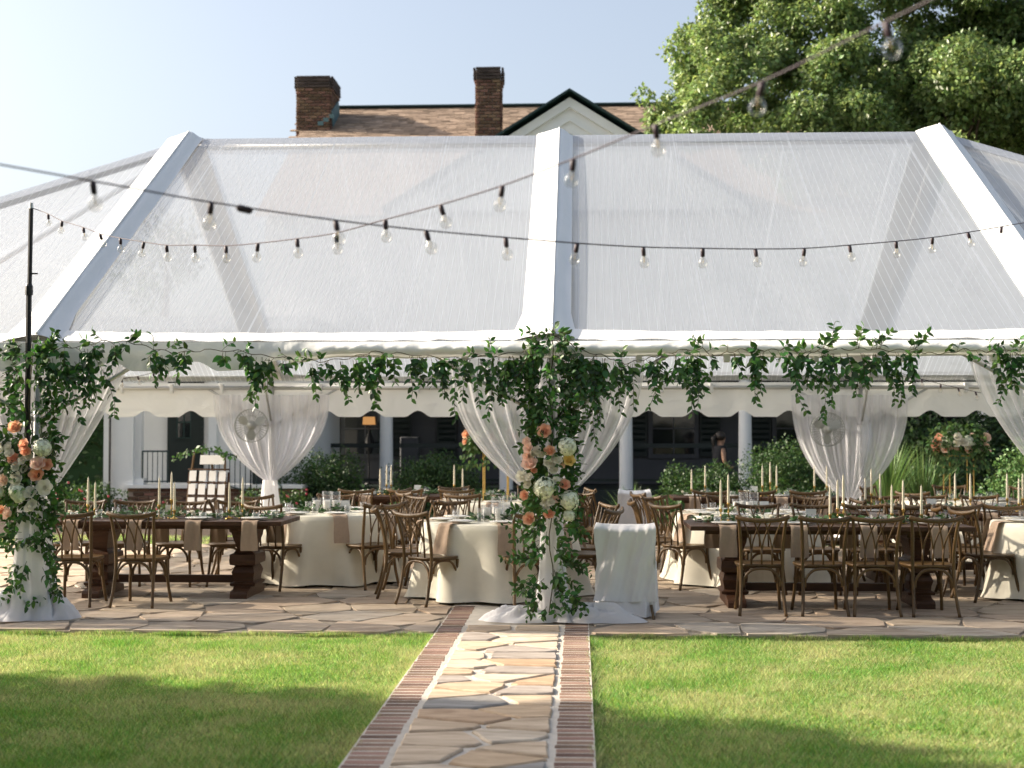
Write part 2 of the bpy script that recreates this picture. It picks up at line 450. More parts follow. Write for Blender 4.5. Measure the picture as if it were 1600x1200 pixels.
MAT['pathstone'] = stonemat('path_flagstone', [(.54,.42,.29),(.60,.50,.38),(.40,.37,.34),(.52,.39,.27),(.60,.53,.43),(.30,.30,.29),(.56,.45,.33),(.58,.48,.36)])
MAT['patio'] = stonemat('patio_flagstone', [(.49,.42,.33),(.53,.45,.36),(.46,.40,.33),(.51,.42,.33),(.47,.43,.37)], sc_=1.5)
MAT['patio_mass'] = stonemat('patio_flagstone_far', [(.49,.42,.33),(.53,.45,.36),(.46,.40,.33),(.51,.42,.33),(.47,.43,.37)], sc_=1.5, mass=True)

# ------------------------------------------------------------------ main dimensions
YF, YB = 12.3, 21.9
YR = (YF + YB) / 2
XC = xat(862, YF, 900); BAY = 4.57
XL, XR = XC - BAY, XC + BAY
ZE, ZR = 2.44, 5.27
HIP = YR - YF
PATIO_Y0, PATIO_Y1 = 11.6, 20.6
PX0, PX1 = -.975, -.135            # path stone edges
BW = .215                          # brick border width

# ------------------------------------------------------------------ ground, lawn, patio, path
g = MB(); g.quad((-300,-120,-.05),(300,-120,-.05),(300,600,-.05),(-300,600,-.05))
struct(g.build('lawn', MAT['ground']))
pb = MB(); pb.box((0.7,(PATIO_Y0+PATIO_Y1)/2,-.08),(23,PATIO_Y1-PATIO_Y0,.145))
patio = struct(pb.build('patio', MAT['mortar_dark']))
pp = MB(); pp.box(((PX0+PX1)/2,(2.0+13.5)/2+.0,-.058),(PX1-PX0+2*BW,11.5,.112))
path = struct(pp.build('garden_path', MAT['mortar']))
mb_ = MB(); mb_.box((1.5,26.2,-.06),(34,9.6,.06)); struct(mb_.build('planting_bed', MAT['mulch']))

def clip(poly, nx, ny, d):
    out = []
    for i in range(len(poly)):
        a, b = poly[i], poly[(i+1) % len(poly)]
        da = a[0]*nx+a[1]*ny-d; db = b[0]*nx+b[1]*ny-d
        if da <= 0: out.append(a)
        if (da < 0 < db) or (db < 0 < da):
            q = da/(da-db); out.append((a[0]+(b[0]-a[0])*q, a[1]+(b[1]-a[1])*q))
    return out
def voronoi(seeds, bounds, gap, sx=1.0):
    x0, x1, y0, y1 = bounds; cells = []
    for i, (px, py) in enumerate(seeds):
        poly = [(x0,y0),(x1,y0),(x1,y1),(x0,y1)]
        near = sorted(range(len(seeds)), key=lambda j: ((seeds[j][0]-px)/sx)**2+(seeds[j][1]-py)**2)[1:22]
        for j in near:
            qx, qy = seeds[j]
            nx, ny = (qx-px)/sx**2, (qy-py); l = math.hypot(nx, ny)
            if l < 1e-6: continue
            mx, my = (px+qx)/2, (py+qy)/2
            nx /= l; ny /= l
            poly = clip(poly, nx, ny, nx*mx+ny*my-gap/2)
            if len(poly) < 3: break
        if len(poly) >= 3: cells.append(poly)
    return cells
def rough_poly(poly, rng, amp, step):
    out = []
    n = len(poly)
    for i in range(n):
        a, b = poly[i], poly[(i+1) % n]; l = math.hypot(b[0]-a[0], b[1]-a[1])
        if l < 1e-4: continue
        k = max(1, int(l/step))
        for q in range(k):
            t = (q + (.5 if k == 1 else .14))/k
            j = rng.uniform(-amp, amp*.2)
            nx, ny = (b[1]-a[1])/l, -(b[0]-a[0])/l
            out.append((a[0]+(b[0]-a[0])*t+nx*j, a[1]+(b[1]-a[1])*t+ny*j))
    return out
def stone_mesh(poly, top, thick, bev, mbx):
    cx = sum(p[0] for p in poly)/len(poly); cy = sum(p[1] for p in poly)/len(poly)
    n = len(poly); base = len(mbx.v)
    for p in poly: mbx.v.append((p[0], p[1], top-thick))
    for p in poly: mbx.v.append((p[0], p[1], top-bev*.8))
    for p in poly:
        l = math.hypot(p[0]-cx, p[1]-cy) or 1
        q = max(0, 1-bev/l); mbx.v.append((cx+(p[0]-cx)*q, cy+(p[1]-cy)*q, top))
    for r_ in range(2):
        for k in range(n):
            a = base+r_*n+k; b = base+r_*n+(k+1) % n
            mbx.f.append((a, b, b+n, a+n))
    mbx.f.append(tuple(base+2*n+k for k in range(n)))
rs = random.Random(3)
# path stones: long slabs lying across the path with wide pale joints
seeds = []
for k in range(6000):
    q = (rs.uniform(PX0+.06, PX1-.06), rs.uniform(2.4, 11.95)); dm = .44 if k < 150 else .27
    if all(math.hypot((q[0]-w_[0])/1.35, q[1]-w_[1]) > dm for w_ in seeds): seeds.append(q)
for poly in voronoi(seeds, (PX0+.025, PX1-.025, 2.3, 12.0), .028, 1.35):
    poly = rough_poly(poly, rs, .012, .09)
    if len(poly) < 4: continue
    m_ = MB(); stone_mesh(poly, rs.uniform(.010,.016), .05, .010, m_); m_.build('flagstone', MAT['pathstone'], path)
# brick borders
bm_ = MB(); bm_.box((0,0,0),(BW-.016,.076,.06),bev=.004); brick_me = bm_.mesh('brick', MAT['brick'])
for side in (0,1):
    cx = PX0-BW/2 if side == 0 else PX1+BW/2
    y = 4.6
    while y < 13.4:
        link('brick', brick_me, path, (cx+rs.uniform(-.006,.006), y+rs.uniform(-.004,.004), -.0302+rs.uniform(-.0004,.0014)), (rs.uniform(-.012,.012), rs.uniform(-.006,.006), rs.uniform(-.03,.03)))
        y += .0985
# patio flagstones
px0, px1 = -8.6, 10.0
seeds = []
ny_, nx_ = 15, 26
for j in range(ny_):
    for i in range(nx_):
        x = px0+(px1-px0)*(i+.5+.5*(j % 2)+rs.uniform(-.38,.38))/nx_; yy = PATIO_Y0+(PATIO_Y1-PATIO_Y0)*(j+.5+rs.uniform(-.38,.38))/ny_
        seeds.append((x, yy))
cells = voronoi(seeds, (px0, px1, PATIO_Y0+.004, PATIO_Y1-.03), .008, 1.1)
def hits_path(poly):
    ys = [p[1] for p in poly]; xs = [p[0] for p in poly]
    return min(ys) < 13.5 and max(xs) > PX0-BW-.01 and min(xs) < PX1+BW+.01
ncell = 0; far = MB()
for poly in sorted(cells, key=lambda q: sum(p[1] for p in q)/len(q)):
    parts_ = [poly]
    if hits_path(poly):       # cut the stones back to the brick border and the path
        parts_ = []
        a = clip(poly, 1, 0, PX0-BW-.012); b = clip(poly, -1, 0, -(PX1+BW+.012)); c_ = clip(clip(clip(poly, 0, -1, -13.5), -1, 0, -(PX0-BW-.012)), 1, 0, PX1+BW+.012)
        for q in (a, b, c_):
            if len(q) >= 3: parts_.append(q)
    for q in parts_:
        q = rough_poly(q, rs, .008, .22)
        if len(q) < 4: continue
        tz = rs.uniform(.004,.011)
        if ncell < 285:
            m_ = MB(); stone_mesh(q, tz, .05, .004, m_); m_.build('flagstone', MAT['patio'], patio)
        else: stone_mesh(q, tz, .05, .007, far)
        ncell += 1
if far.v: stuff(far.build('distant_flagstones', MAT['patio_mass'], patio))

# turf blades on the lawn in front of the patio
def turf(name, x0, x1, y0, y1, n, label, hmin=.026, hmax=.062):
    x = RNG.uniform(x0, x1, n); yv = y0+(y1-y0)*RNG.uniform(0, 1, n)**.9
    keep = ~((x > PX0-BW+.015) & (x < PX1+BW-.015) & (yv < 13))
    x, yv = x[keep], yv[keep]; n = len(x)
    pos = np.stack([x, yv, np.full(n, -.052)], 1)
    clump = .5+.5*np.sin(x*3.1+np.sin(yv*2.3)*2)*np.sin(yv*2.7+np.cos(x*1.9)*2)
    h = RNG.uniform(hmin, hmax, n)*(.6+.6*clump)*(1+.6*(RNG.uniform(0,1,n) > .985))
    ang = RNG.uniform(0, 2*np.pi, n); lean = RNG.uniform(.1, .8, n)
    d = np.stack([np.cos(ang)*lean, np.sin(ang)*lean, np.ones(n)], 1); d /= np.linalg.norm(d, axis=1, keepdims=True)
    w = RNG.uniform(.0022, .0045, n)
    sd = np.stack([-np.sin(ang+1.2), np.cos(ang+1.2), np.zeros(n)], 1)*w[:,None]
    tip = pos+d*h[:,None]+np.stack([np.cos(ang), np.sin(ang), np.full(n, -.3)], 1)*(h*.3)[:,None]
    V = np.stack([pos-sd, pos+sd, tip], 1).reshape(-1,3); F = np.arange(3*n).reshape(-1,3)
    o = link(name, np_mesh(name, V, F, MAT['grass'])); stuff(o)
    return tag(o, label, 'grass')
turf('lawn_grass', -5.3, PX0-BW+.05, 6.2, PATIO_Y0+.03, 360000, 'mown green lawn along the path edge nearest the corner pole')
turf('lawn_grass', PX1+BW-.05, 4.9, 6.2, PATIO_Y0+.03, 330000, 'mown green lawn across the path, beside the white draped chair')
def fringe(name, pts, n, label, parent=None):
    P = []
    for k in range(n):
        (xa, ya), (xb, yb) = random.choice(pts); q = random.random(); P.append((xa+(xb-xa)*q+random.gauss(0,.012), ya+(yb-ya)*q+random.gauss(0,.012)))
    P = np.array(P); n = len(P); pos = np.concatenate([P, np.full((n,1), -.05)], 1); ang = RNG.uniform(0, 6.28, n); h = RNG.uniform(.035,.070,n)*(.6+.5*np.abs(np.sin(P[:,0]*5+P[:,1]*4)))
    tip = pos+np.stack([np.cos(ang)*.5, np.sin(ang)*.5, np.ones(n)], 1)*h[:,None]; sd = np.stack([-np.sin(ang+1), np.cos(ang+1), np.zeros(n)], 1)*.003
    o = link(name, np_mesh(name, np.stack([pos-sd, pos+sd, tip], 1).reshape(-1,3), np.arange(3*n).reshape(-1,3), MAT['grass'])); stuff(o); return tag(o, label, 'grass')
fringe('grass_edge', [((PX0-BW-.01,6.0),(PX0-BW-.01,PATIO_Y0)),((-5.3,PATIO_Y0-.02),(PX0-BW,PATIO_Y0-.02)),((-5.3,PATIO_Y0-.02),(PX0-BW,PATIO_Y0-.02))], 10000, 'ragged longer grass along the lawn border nearest the corner pole')
fringe('grass_edge', [((PX1+BW+.01,6.0),(PX1+BW+.01,PATIO_Y0)),((PX1+BW,PATIO_Y0-.02),(4.9,PATIO_Y0-.02)),((PX1+BW,PATIO_Y0-.02),(4.9,PATIO_Y0-.02))], 10000, 'ragged longer grass along the lawn border beside the draped chair')
turf('lawn_grass', -9, -3.5, 20.6, 22.5, 25000, 'strip of green lawn behind the patio by the dark hedge', .04, .09)

# ------------------------------------------------------------------ tent
tent = thing('frame_tent', 'large clear-roofed white frame tent standing over the patio', 'tent', (XC, YF, 0))
TO = Vector((XC, YF, 0))
def tb(mb, name, mat, smooth=False, parent=None):
    """build a tent part: mesh in world coordinates moved to the tent's origin"""
    mb.v = [(p[0]-TO.x, p[1]-TO.y, p[2]-TO.z) for p in mb.v]
    return mb.build(name, MAT[mat], parent or tent, smooth)
SLN = Vector((0, -(ZR-ZE), YR-YF)).normalized()       # outward normal of the front slope
def slope(x, t, off=0.0, back=False):
    y = YF+(YR-YF)*t; z = ZE+(ZR-ZE)*t
    p = Vector((x, y, z))+SLN*off
    if back: p.y = 2*YR-p.y
    return p
wn1, wn2 = noise1(11), noise1(12)
def panel(x0, x1, back=False, seed=0):
    m = MB(); n1 = noise1(seed+20)
    def fn(u, v):
        x = x0+(x1-x0)*u
        s = -.07*max(0, math.sin(math.pi*u))**.8*math.sin(math.pi*min(1,v*1.02))
        s += .006*n1(u*9+v*3)*math.sin(math.pi*u)
        return slope(x, v, s, back)
    m.grid(fn, 36, 24)
    return tb(m, 'roof_panel', 'clear', True)
LB, RB = .27, .17        # width of the white band left / right of the seam over each rafter
for back in (False, True):
    for k, (a, b) in enumerate(((XL, XC), (XC, XR))):
        panel(a+RB-.02, b-LB+.02, back, k+3*back)
# hip ends: front triangle, back triangle and the end face
XHL, XHR = XL-HIP, XR+HIP
def hip_tri(xr, xh, back):
    m = MB(); sgn = 1 if xh > xr else -1
    def fn(u, v):
        t = v; xe = xr+(xh-xr)*(1-t); x = xr+(xe-xr)*u
        return slope(x, t, -.04*math.sin(math.pi*u)*math.sin(math.pi*t), back)
    m.grid(fn, 24, 24); return tb(m, 'roof_panel', 'clear', True)
for back in (False, True):
    hip_tri(XL, XHL, back); hip_tri(XR, XHR, back)
for xr, xh in ((XL, XHL), (XR, XHR)):
    m = MB()
    def fn(u, v):
        y = YF+(YB-YF)*u; t = v
        hy = YR+(y-YR)*(1-t)
        return Vector((xh+(xr-xh)*t, hy, ZE+(ZR-ZE)*t-.05*math.sin(math.pi*u)*math.sin(math.pi*t)))
    m.grid(fn, 24, 20); tb(m, 'roof_panel', 'clear', True)
# hip seams and ridge
for xr, xh in ((XL, XHL), (XR, XHR)):
    for back in (False, True):
        m = MB(); s = 1 if xh > xr else -1
        def fn(u, v):
            x = xh+(xr-xh)*v - s*.26*(1-u); p = slope(x, v, .008, back)
            return p
        m.grid(fn, 1, 20); tb(m, 'hip_band', 'clear_band')
for back in (False, True):
    m = MB(); m.grid(lambda u, v: slope(XL+.2+(XR-XL-.4)*u, 1-.050*v, .004-.004*v+.006*math.sin(math.pi*2*u)**2, back), 40, 1); tb(m, 'ridge_band', 'clear_band')
# white bands lying over the rafters, folded along a laced seam
for back in (False, True):
    for k, xr in enumerate((XL, XC, XR)):
        m = MB(); nn = noise1(40+k)
        def fn(u, v):
            d = -LB+(LB+RB)*u; t = -.002+1.004*v
            flare = 1+.9*max(0, .10-v)*4
            w = LB if d < 0 else RB
            h = .085*max(0, 1-abs(d)/w)**.9
            if d > 0: h += .012*math.sin(d/w*math.pi*2+nn(v*6)*.7)
            return slope(xr+d*flare, t, .010+h+.004*nn(v*14+u*5), back)
        m.grid(fn, 12, 40); bd = tb(m, 'rafter_band', 'vinyl', True)
        m = MB(); m.tube([slope(xr+.004, t/20,   .100, back) for t in range(0, 21)], .012, 5); tb(m, 'seam_rope', 'vinyl', parent=None)
    # white hem along the eave
    for k, (a, b) in enumerate(((XHL, XL), (XL, XC), (XC, XR), (XR, XHR))):
        m = MB(); nn = noise1(60+k)
        def fn(u, v):
            x = a+(b-a)*u
            e = min(u, 1-u)*abs(b-a)
            top = .030+.018*math.exp(-e*2.2)*(k in (1,2))
            return slope(x, top*v, .012+.010*abs(nn(u*30))*(1-v)+.004*nn(u*50+v*2), back)
        m.grid(fn, 60, 3); tb(m, 'eave_band', 'vinyl', True)
for xh, xr in ((XHL, XL), (XHR, XR)):
    m = MB(); m.grid(lambda u, v: Vector((xh+(xr-xh)*.036*v, YF+(YB-YF)*u, ZE+(ZR-ZE)*.036*v+.012)), 20, 1); tb(m, 'eave_band', 'vinyl')
# front valance: hanging with scallops in the corner bay, rolled and tucked up towards the middle
def scallop(x, per=.75, h=.085):
    f = (x/per) % 1.0; d = abs(f-.5)*2
    return h*max(0, math.cos(d*math.pi/2*1.9))**1.4 if d < .5 else 0.0
def sst(a, b, x):
    t = min(1, max(0, (x-a)/(b-a))); return t*t*(3-2*t)
for k, (a, b) in enumerate(((XHL, XL), (XL, XC), (XC, XR), (XR, XHR))):
    m = MB(); n1, n2 = noise1(70+k), noise1(80+k)
    def fn(u, v):
        x = a+(b-a)*u
        if k == 0: roll = 0.0
        elif k == 1: roll = sst(XL+1.6, XL+3.0, x)
        elif k == 2: roll = 1.0
        else: roll = 1.0
        zb = (2.185+scallop(x))*(1-roll)+(2.305+.016*n1(x*2.2))*roll
        z = ZE+(zb-ZE)*v
        bul = (.02+.075*math.sin(math.pi*min(1, v*1.0))*roll*(1+.25*n2(x*2.5))+.012*n2(x*7)*v*(.35+roll*.9)+.008*n1(x*19+v*3)*roll)
        if roll > .5 and v > .82: bul -= (v-.82)*.35*roll
        return Vector((x, YF-.05-bul, z))
    m.grid(fn, 130, 12); tb(m, 'valance', 'vinyl_soft', True)
for k, (a, b) in enumerate(((XHL, XL), (XL, XC), (XC, XR), (XR, XHR))):
    m = MB(); n2 = noise1(90+k)
    m.grid(lambda u, v: Vector((a+(b-a)*u, YB+.05+.012*n2(u*14)*v, ZE-.02+((1.885+scallop(a+(b-a)*u, .72, .10))-ZE+.02)*v)), 90, 5)
    tb(m, 'valance', 'vinyl_soft', True)
for xh in (XHL, XHR):
    m = MB(); m.grid(lambda u, v: Vector((xh+.02*math.sin(u*60)*v, YF+(YB-YF)*u, ZE-.02+((2.15+scallop(YF+(YB-YF)*u))-ZE)*v)), 60, 3); tb(m, 'valance', 'vinyl_soft', True)
# aluminium frame
def pipe(a, b, r, name):
    m = MB(); m.tube([a, b], r, 8); return tb(m, name, 'alu', True)
ZP = ZE-.10
for y in (YF, YB):
    for (a, b) in ((XHL, XL), (XL, XC), (XC, XR), (XR, XHR)):
        pipe((a, y, ZP), (b, y, ZP), .032, 'perimeter_pipe')
        for q in range(1, 6):
            x = a+(b-a)*q/6
            m = MB(); m.box((x, y, ZP-.01), (.055, .085, .15), bev=.01); tb(m, 'fabric_clip', 'vinyl')
for x in (XHL, XHR): pipe((x, YF, ZP), (x, YB, ZP), .032, 'perimeter_pipe')
pipe((XL, YR, ZR-.10), (XR, YR, ZR-.10), .04, 'ridge_pipe')
for x in (XL, XC, XR):
    for s in (0, 1):
        a = slope(x, .0, -.09, s); b = slope(x, 1, -.09, s); pipe(a, b, .036, 'rafter')
        y = YB if s else YF
        yi = -1 if s else 1
        pipe((x, y, 0), (x, y, ZP), .034, 'leg')
        pipe((x, y, ZP-.62), slope(x, .20, -.10, s), .02, 'knee_brace')
        for q in (-1, 1): pipe((x, y, ZP-.60), (x+q*1.05, y, ZP), .018, 'knee_brace')
for xr, xh in ((XL, XHL), (XR, XHR)):
    for y in (YF, YB):
        pipe((xh, y, 0), (xh, y, ZP), .034, 'leg'); pipe((xh, y, ZP), (xr, YR, ZR-.1), .036, 'rafter')
    pipe((xh, YR, 0), (xh, YR, ZP), .034, 'leg'); pipe((xh, YR, ZP), (xr, YR, ZR-.1), .036, 'rafter')

# ------------------------------------------------------------------ sheer curtains
def curtain(name, label, Y, top, pinch, e, nf, amp, loc, mat='sheer', wp=.10, group=None, sag=0.0, seed=0, nu=120, nv=40, parent=None, ph=0.0, edge=None):
    """top=(xa,xb,z) gathered on the rail, swept to pinch=(x,z)"""
    xa, xb, zt = top; xp, zp = pinch; n1, n2 = noise1(seed+100), noise1(seed+101)
    m = MB()
    def fn(u, v):
        xt = xa+(xb-xa)*u
        k = 1-v**(e*(1+.06*n2(u*5)))
        xw = xp+(u-.5)*wp
        x = xw+(xt-xw)*k
        far_ = abs(xt-xp)/max(abs(xa-xp), abs(xb-xp))
        z = zt+(zp-zt)*v - sag*far_*math.sin(math.pi*v)*.5
        a = amp*(.35+.65*math.sin(min(1, v*1.3)*math.pi*.5))*(.25+.75*k)
        yy = Y+a*math.sin(2*math.pi*nf*u+ph+.8*n1(u*4)+.5*n2(v*2.5))+a*.55*math.sin(2*math.pi*nf*2.3*u+1.3+.6*n2(u*7))
        x += a*.35*math.cos(2*math.pi*nf*u+ph)
        return (x-loc[0], yy-loc[1], z-loc[2])
    m.grid(fn, nu, nv)
    return m
def wrap_tube(x, y, z0, z1, r0, r1, nfold, seed, loc, n=40, nv=14, pw=1.0):
    m = MB(); n1 = noise1(seed+200)
    def fn(u, v):
        a = 2*math.pi*u; r = r0+(r1-r0)*v**pw
        r *= 1+(.10+.10*(1-v))*math.sin(nfold*a+n1(v*3)+1.2*math.sin(a*2+1))+.06*math.sin(2.7*nfold*a+v*4+n1(a))
        return (x+r*math.cos(a)-loc[0], y+r*math.sin(a)-loc[1], z0+(z1-z0)*v-loc[2])
    m.grid(fn, n, nv); return m
def puddle(cx, cy, rx, ry, h, seed, loc, n=46, nr=12):
    m = MB(); n1, n2 = noise1(seed+300), noise1(seed+301)
    def fn(u, v):
        a = 2*math.pi*u; r = v
        ed = 1+.16*n1(math.cos(a)*2+math.sin(a)*1.3+3)
        x = cx+rx*r*ed*math.cos(a); y = cy+ry*r*ed*math.sin(a)
        q = h*max(0.0, 1-r)**.75*(1+.35*math.sin(5*a+r*6+n2(a)))+h*.22*math.sin(9*a+r*9)*math.sin(math.pi*min(1, r))
        z = .014+max(0, q)+ .03*math.sin(math.pi*min(1, r*1.02))*abs(math.sin(3.5*a+r*7+1.3*n2(r*3)))
        return (x-loc[0], y-loc[1], z-loc[2])
    m.grid(fn, n, nr); return m
ZT = 2.30
# middle front post
def pt(px, py, Y): return at(px, py, Y)
loc = (XC, YF, 0)
cv = thing('sheer_curtain', 'white sheer curtain tied on the flower-wrapped middle post, sweeping towards the round tables', 'curtain', loc)
yk = YF+.07
curtain('', '', yk, (pt(698,575,yk).x, XC+.02, ZT), (XC-.05, pt(840,782,yk).z), 2.25, 6, .040, loc, seed=1).build('drape', MAT['sheer'], cv, True)
wrap_tube(XC, YF+.01, .02, pt(850,782,YF).z+.03, .17, .085, 5, 1, loc, pw=.28).build('bundle', MAT['sheer_dense'], cv, True)
puddle(XC-.30, YF-.05, .36, .15, .10, 1, loc).build('puddle', MAT['sheer_dense'], cv, True)
loc2 = (XC+.05, YF, 0)
cv2 = thing('sheer_curtain', 'white sheer curtain tied on the flower-wrapped middle post, sweeping towards the draped chair', 'curtain', loc2)
curtain('', '', yk+.02, (XC+.0, pt(1006,575,yk).x, ZT), (XC+.03, pt(860,786,yk).z), 2.1, 6, .042, loc2, seed=2, ph=1).build('drape', MAT['sheer'], cv2, True)
m = wrap_tube(XC+.06, YF-.02, .02, .55, .16, .05, 4, 2, loc2, pw=.4); m.build('bundle', MAT['sheer_dense'], cv2, True)
puddle(XC+.36, YF-.03, .40, .17, .12, 2, loc2).build('puddle', MAT['sheer_dense'], cv2, True)
# corner post at the left bay
loc = (XL, YF, 0)
cv = thing('sheer_curtain', 'white sheer curtain tied on the flower-wrapped corner pole, sweeping over the farm table', 'curtain', loc)
curtain('', '', yk, (XL+.02, pt(202,572,yk).x, ZT), (pt(72,760,yk).x, pt(72,770,yk).z), 1.22, 6, .035, loc, seed=3).build('drape', MAT['sheer'], cv, True)
wrap_tube(XL, YF-.05, .02, 1.15, .26, .125, 5, 3, loc, pw=.30).build('bundle', MAT['sheer_dense'], cv, True)
puddle(XL+.12, YF-.06, .27, .20, .22, 3, loc).build('puddle', MAT['sheer_dense'], cv, True)
puddle(XL-.20, YF-.08, .27, .20, .20, 4, loc).build('puddle', MAT['sheer_dense'], cv, True)
loc = (XL-.5, YF, 0)
cv = thing('sheer_curtain', 'white sheer curtain behind the flowers on the outer side of the corner pole', 'curtain', loc)
curtain('', '', yk+.03, (XL-.98, XL-.02, ZT), (XL-.04, 1.15), 2.0, 6, .04, loc, seed=4).build('drape', MAT['sheer'], cv, True)
# next front post (its curtain reaches into view)
loc = (XR, YF, 0)
cv = thing('sheer_curtain', 'white sheer curtain hanging before the tall floral stand and shrubs', 'curtain', loc)
curtain('', '', yk, (pt(1513,562,yk).x, XR, ZT+.02), (XR-.04, 1.02), 1.55, 7, .045, loc, seed=5).build('drape', MAT['sheer'], cv, True)
wrap_tube(XR, YF, .02, 1.05, .18, .08, 5, 5, loc, pw=.3).build('bundle', MAT['sheer_dense'], cv, True)
# back posts
for k, (px_, a, b, py_, lab) in enumerate(((422, 332, 514, 752, 'white sheer curtain tied on the back tent post beside the wing railing'),
                                       (1335, 1236, 1418, 783, 'white sheer curtain tied on the back tent post beside the strappy grass clump'))):
    xp_ = XL if k == 0 else XR
    yk2 = YB-.06; loc = (xp_, YB, 0)
    cv = thing('sheer_curtain', lab, 'curtain', loc)
    zp_ = pt(px_, py_, yk2).z
    curtain('', '', yk2, (pt(a,618,yk2).x, pt(b,618,yk2).x, pt(a,617,yk2).z), (pt(px_-(0 if k == 0 else 8),py_,yk2).x, zp_), 2.5, 9, .055, loc, seed=6+k, wp=.16).build('drape', MAT['sheer'], cv, True)
    wrap_tube(pt(px_-(0 if k == 0 else 8),py_,yk2).x, YB-.06, .02, zp_+.02, .24, .10, 5, 7+k, loc, pw=.5).build('bundle', MAT['sheer_dense'], cv, True)

# ------------------------------------------------------------------ wall fans on the back posts
def fan(px_, py_, xpost, lab):
    Y = YB-.32; c = at(px_, py_, Y); r = .255
    f = thing('post_fan', lab, 'fan', (c.x, c.y, c.z), .12)
    m = MB()
    for rr, yy in ((r, -.05), (r, .05), (r*.62, -.085), (r*.3, -.095)):
        m.tube([(rr*math.cos(a*math.pi/14), yy, rr*math.sin(a*math.pi/14)) for a in range(29)], .006 if rr == r else .0035, 5, cap=False)
    for a in range(36):
        t_ = a*math.pi/18; cx_, cz_ = math.cos(t_), math.sin(t_)
        m.tube([(.05*cx_, -.10, .05*cz_), (r*.62*cx_, -.087, r*.62*cz_), (r*cx_, -.045, r*cz_), (r*cx_, .05, r*cz_), (r*.5*cx_, .09, r*.5*cz_)], .0028, 4)
    m.build('cage', MAT['fanwhite'], f)
    m = MB(); m.lathe([(.045, -.012), (.05, 0), (.045, .012)], 16); m.v = [(p[0], p[2]-.10, p[1]) for p in m.v]; m.build('badge', MAT['fanwhite'], f, True)
    for q in range(3):
        m = MB(); a0 = q*2*math.pi/3+.5
        def fn(u, v):
            rr = .04+.185*v; w = .95*max(0, math.sin(math.pi*min(1, .15+v*.8)))**.6
            a = a0+(u-.5)*w
            return (rr*math.cos(a), (u-.5)*.06, rr*math.sin(a))
        m.grid(fn, 6, 6); m.build('blade', MAT['fanwhite'], f, True)
    m = MB(); m.lathe([(.02,-.06),(.065,-.05),(.07,.10),(.03,.13)], 14); m.v = [(p[0], p[2], p[1]) for p in m.v]; m.build('motor', MAT['fanwhite'], f, True)
    m = MB(); m.tube([(0,.12,0),(0,.22,0),(xpost-c.x, YB-c.y-.03, 0)], .018, 6); m.build('bracket', MAT['alu'], f)
fan(393, 665, XL, 'round white post fan behind sheer curtain near the wing railing')
fan(1293, 671, XR, 'round white post fan before sheer curtain near the strappy grass clump')

# ------------------------------------------------------------------ house behind the tent
YH = 29.8                        # porch column line
YW = 32.6                        # porch back wall
HX0, HX1 = xat(470, 33.5), 11.5
house = thing('white_house', 'white two-storey house with deep dark porch, shingle roof and brick chimneys', 'house', ((HX0+HX1)/2, YH, 0))
HO = Vector(((HX0+HX1)/2, YH, 0))
def hb(mb, name, mat, parent=None, smooth=False, P=None):
    P = HO if P is None else P
    mb.v = [(p[0]-P.x, p[1]-P.y, p[2]-P.z) for p in mb.v]
    return mb.build(name, MAT[mat] if isinstance(mat, str) else mat, parent or house, smooth)
ZEAVE = 6.2
YRG = 36.0; ZRG = at(600, 169, YRG).z
# upper storey, porch back wall boards
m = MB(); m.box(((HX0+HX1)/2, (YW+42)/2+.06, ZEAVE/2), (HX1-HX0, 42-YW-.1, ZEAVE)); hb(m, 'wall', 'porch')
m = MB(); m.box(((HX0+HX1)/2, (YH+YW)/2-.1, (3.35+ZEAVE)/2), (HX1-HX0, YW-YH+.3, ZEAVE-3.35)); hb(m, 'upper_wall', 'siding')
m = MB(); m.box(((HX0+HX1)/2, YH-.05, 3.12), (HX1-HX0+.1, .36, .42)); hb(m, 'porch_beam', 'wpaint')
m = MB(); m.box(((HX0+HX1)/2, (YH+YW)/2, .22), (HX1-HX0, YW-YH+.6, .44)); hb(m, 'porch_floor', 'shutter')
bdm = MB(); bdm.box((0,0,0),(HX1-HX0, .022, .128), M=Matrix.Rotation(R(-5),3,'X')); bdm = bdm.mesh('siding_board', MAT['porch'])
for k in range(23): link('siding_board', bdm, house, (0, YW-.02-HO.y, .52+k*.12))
cols = [xat(604, YH), xat(791, YH), xat(978, YH), xat(1164, YH), xat(1351, YH), xat(1538, YH)]
cm = MB(); cm.lathe([(.19,0),(.19,.08),(.155,.11),(.145,.16),(.142,1.2),(.125,2.6),(.125,2.78),(.15,2.82),(.15,2.9)], 24); cm = cm.mesh('porch_column', MAT['wpaint'], True)
for x in cols: link('porch_column', cm, house, (x-HO.x, YH-.03-HO.y, .02))
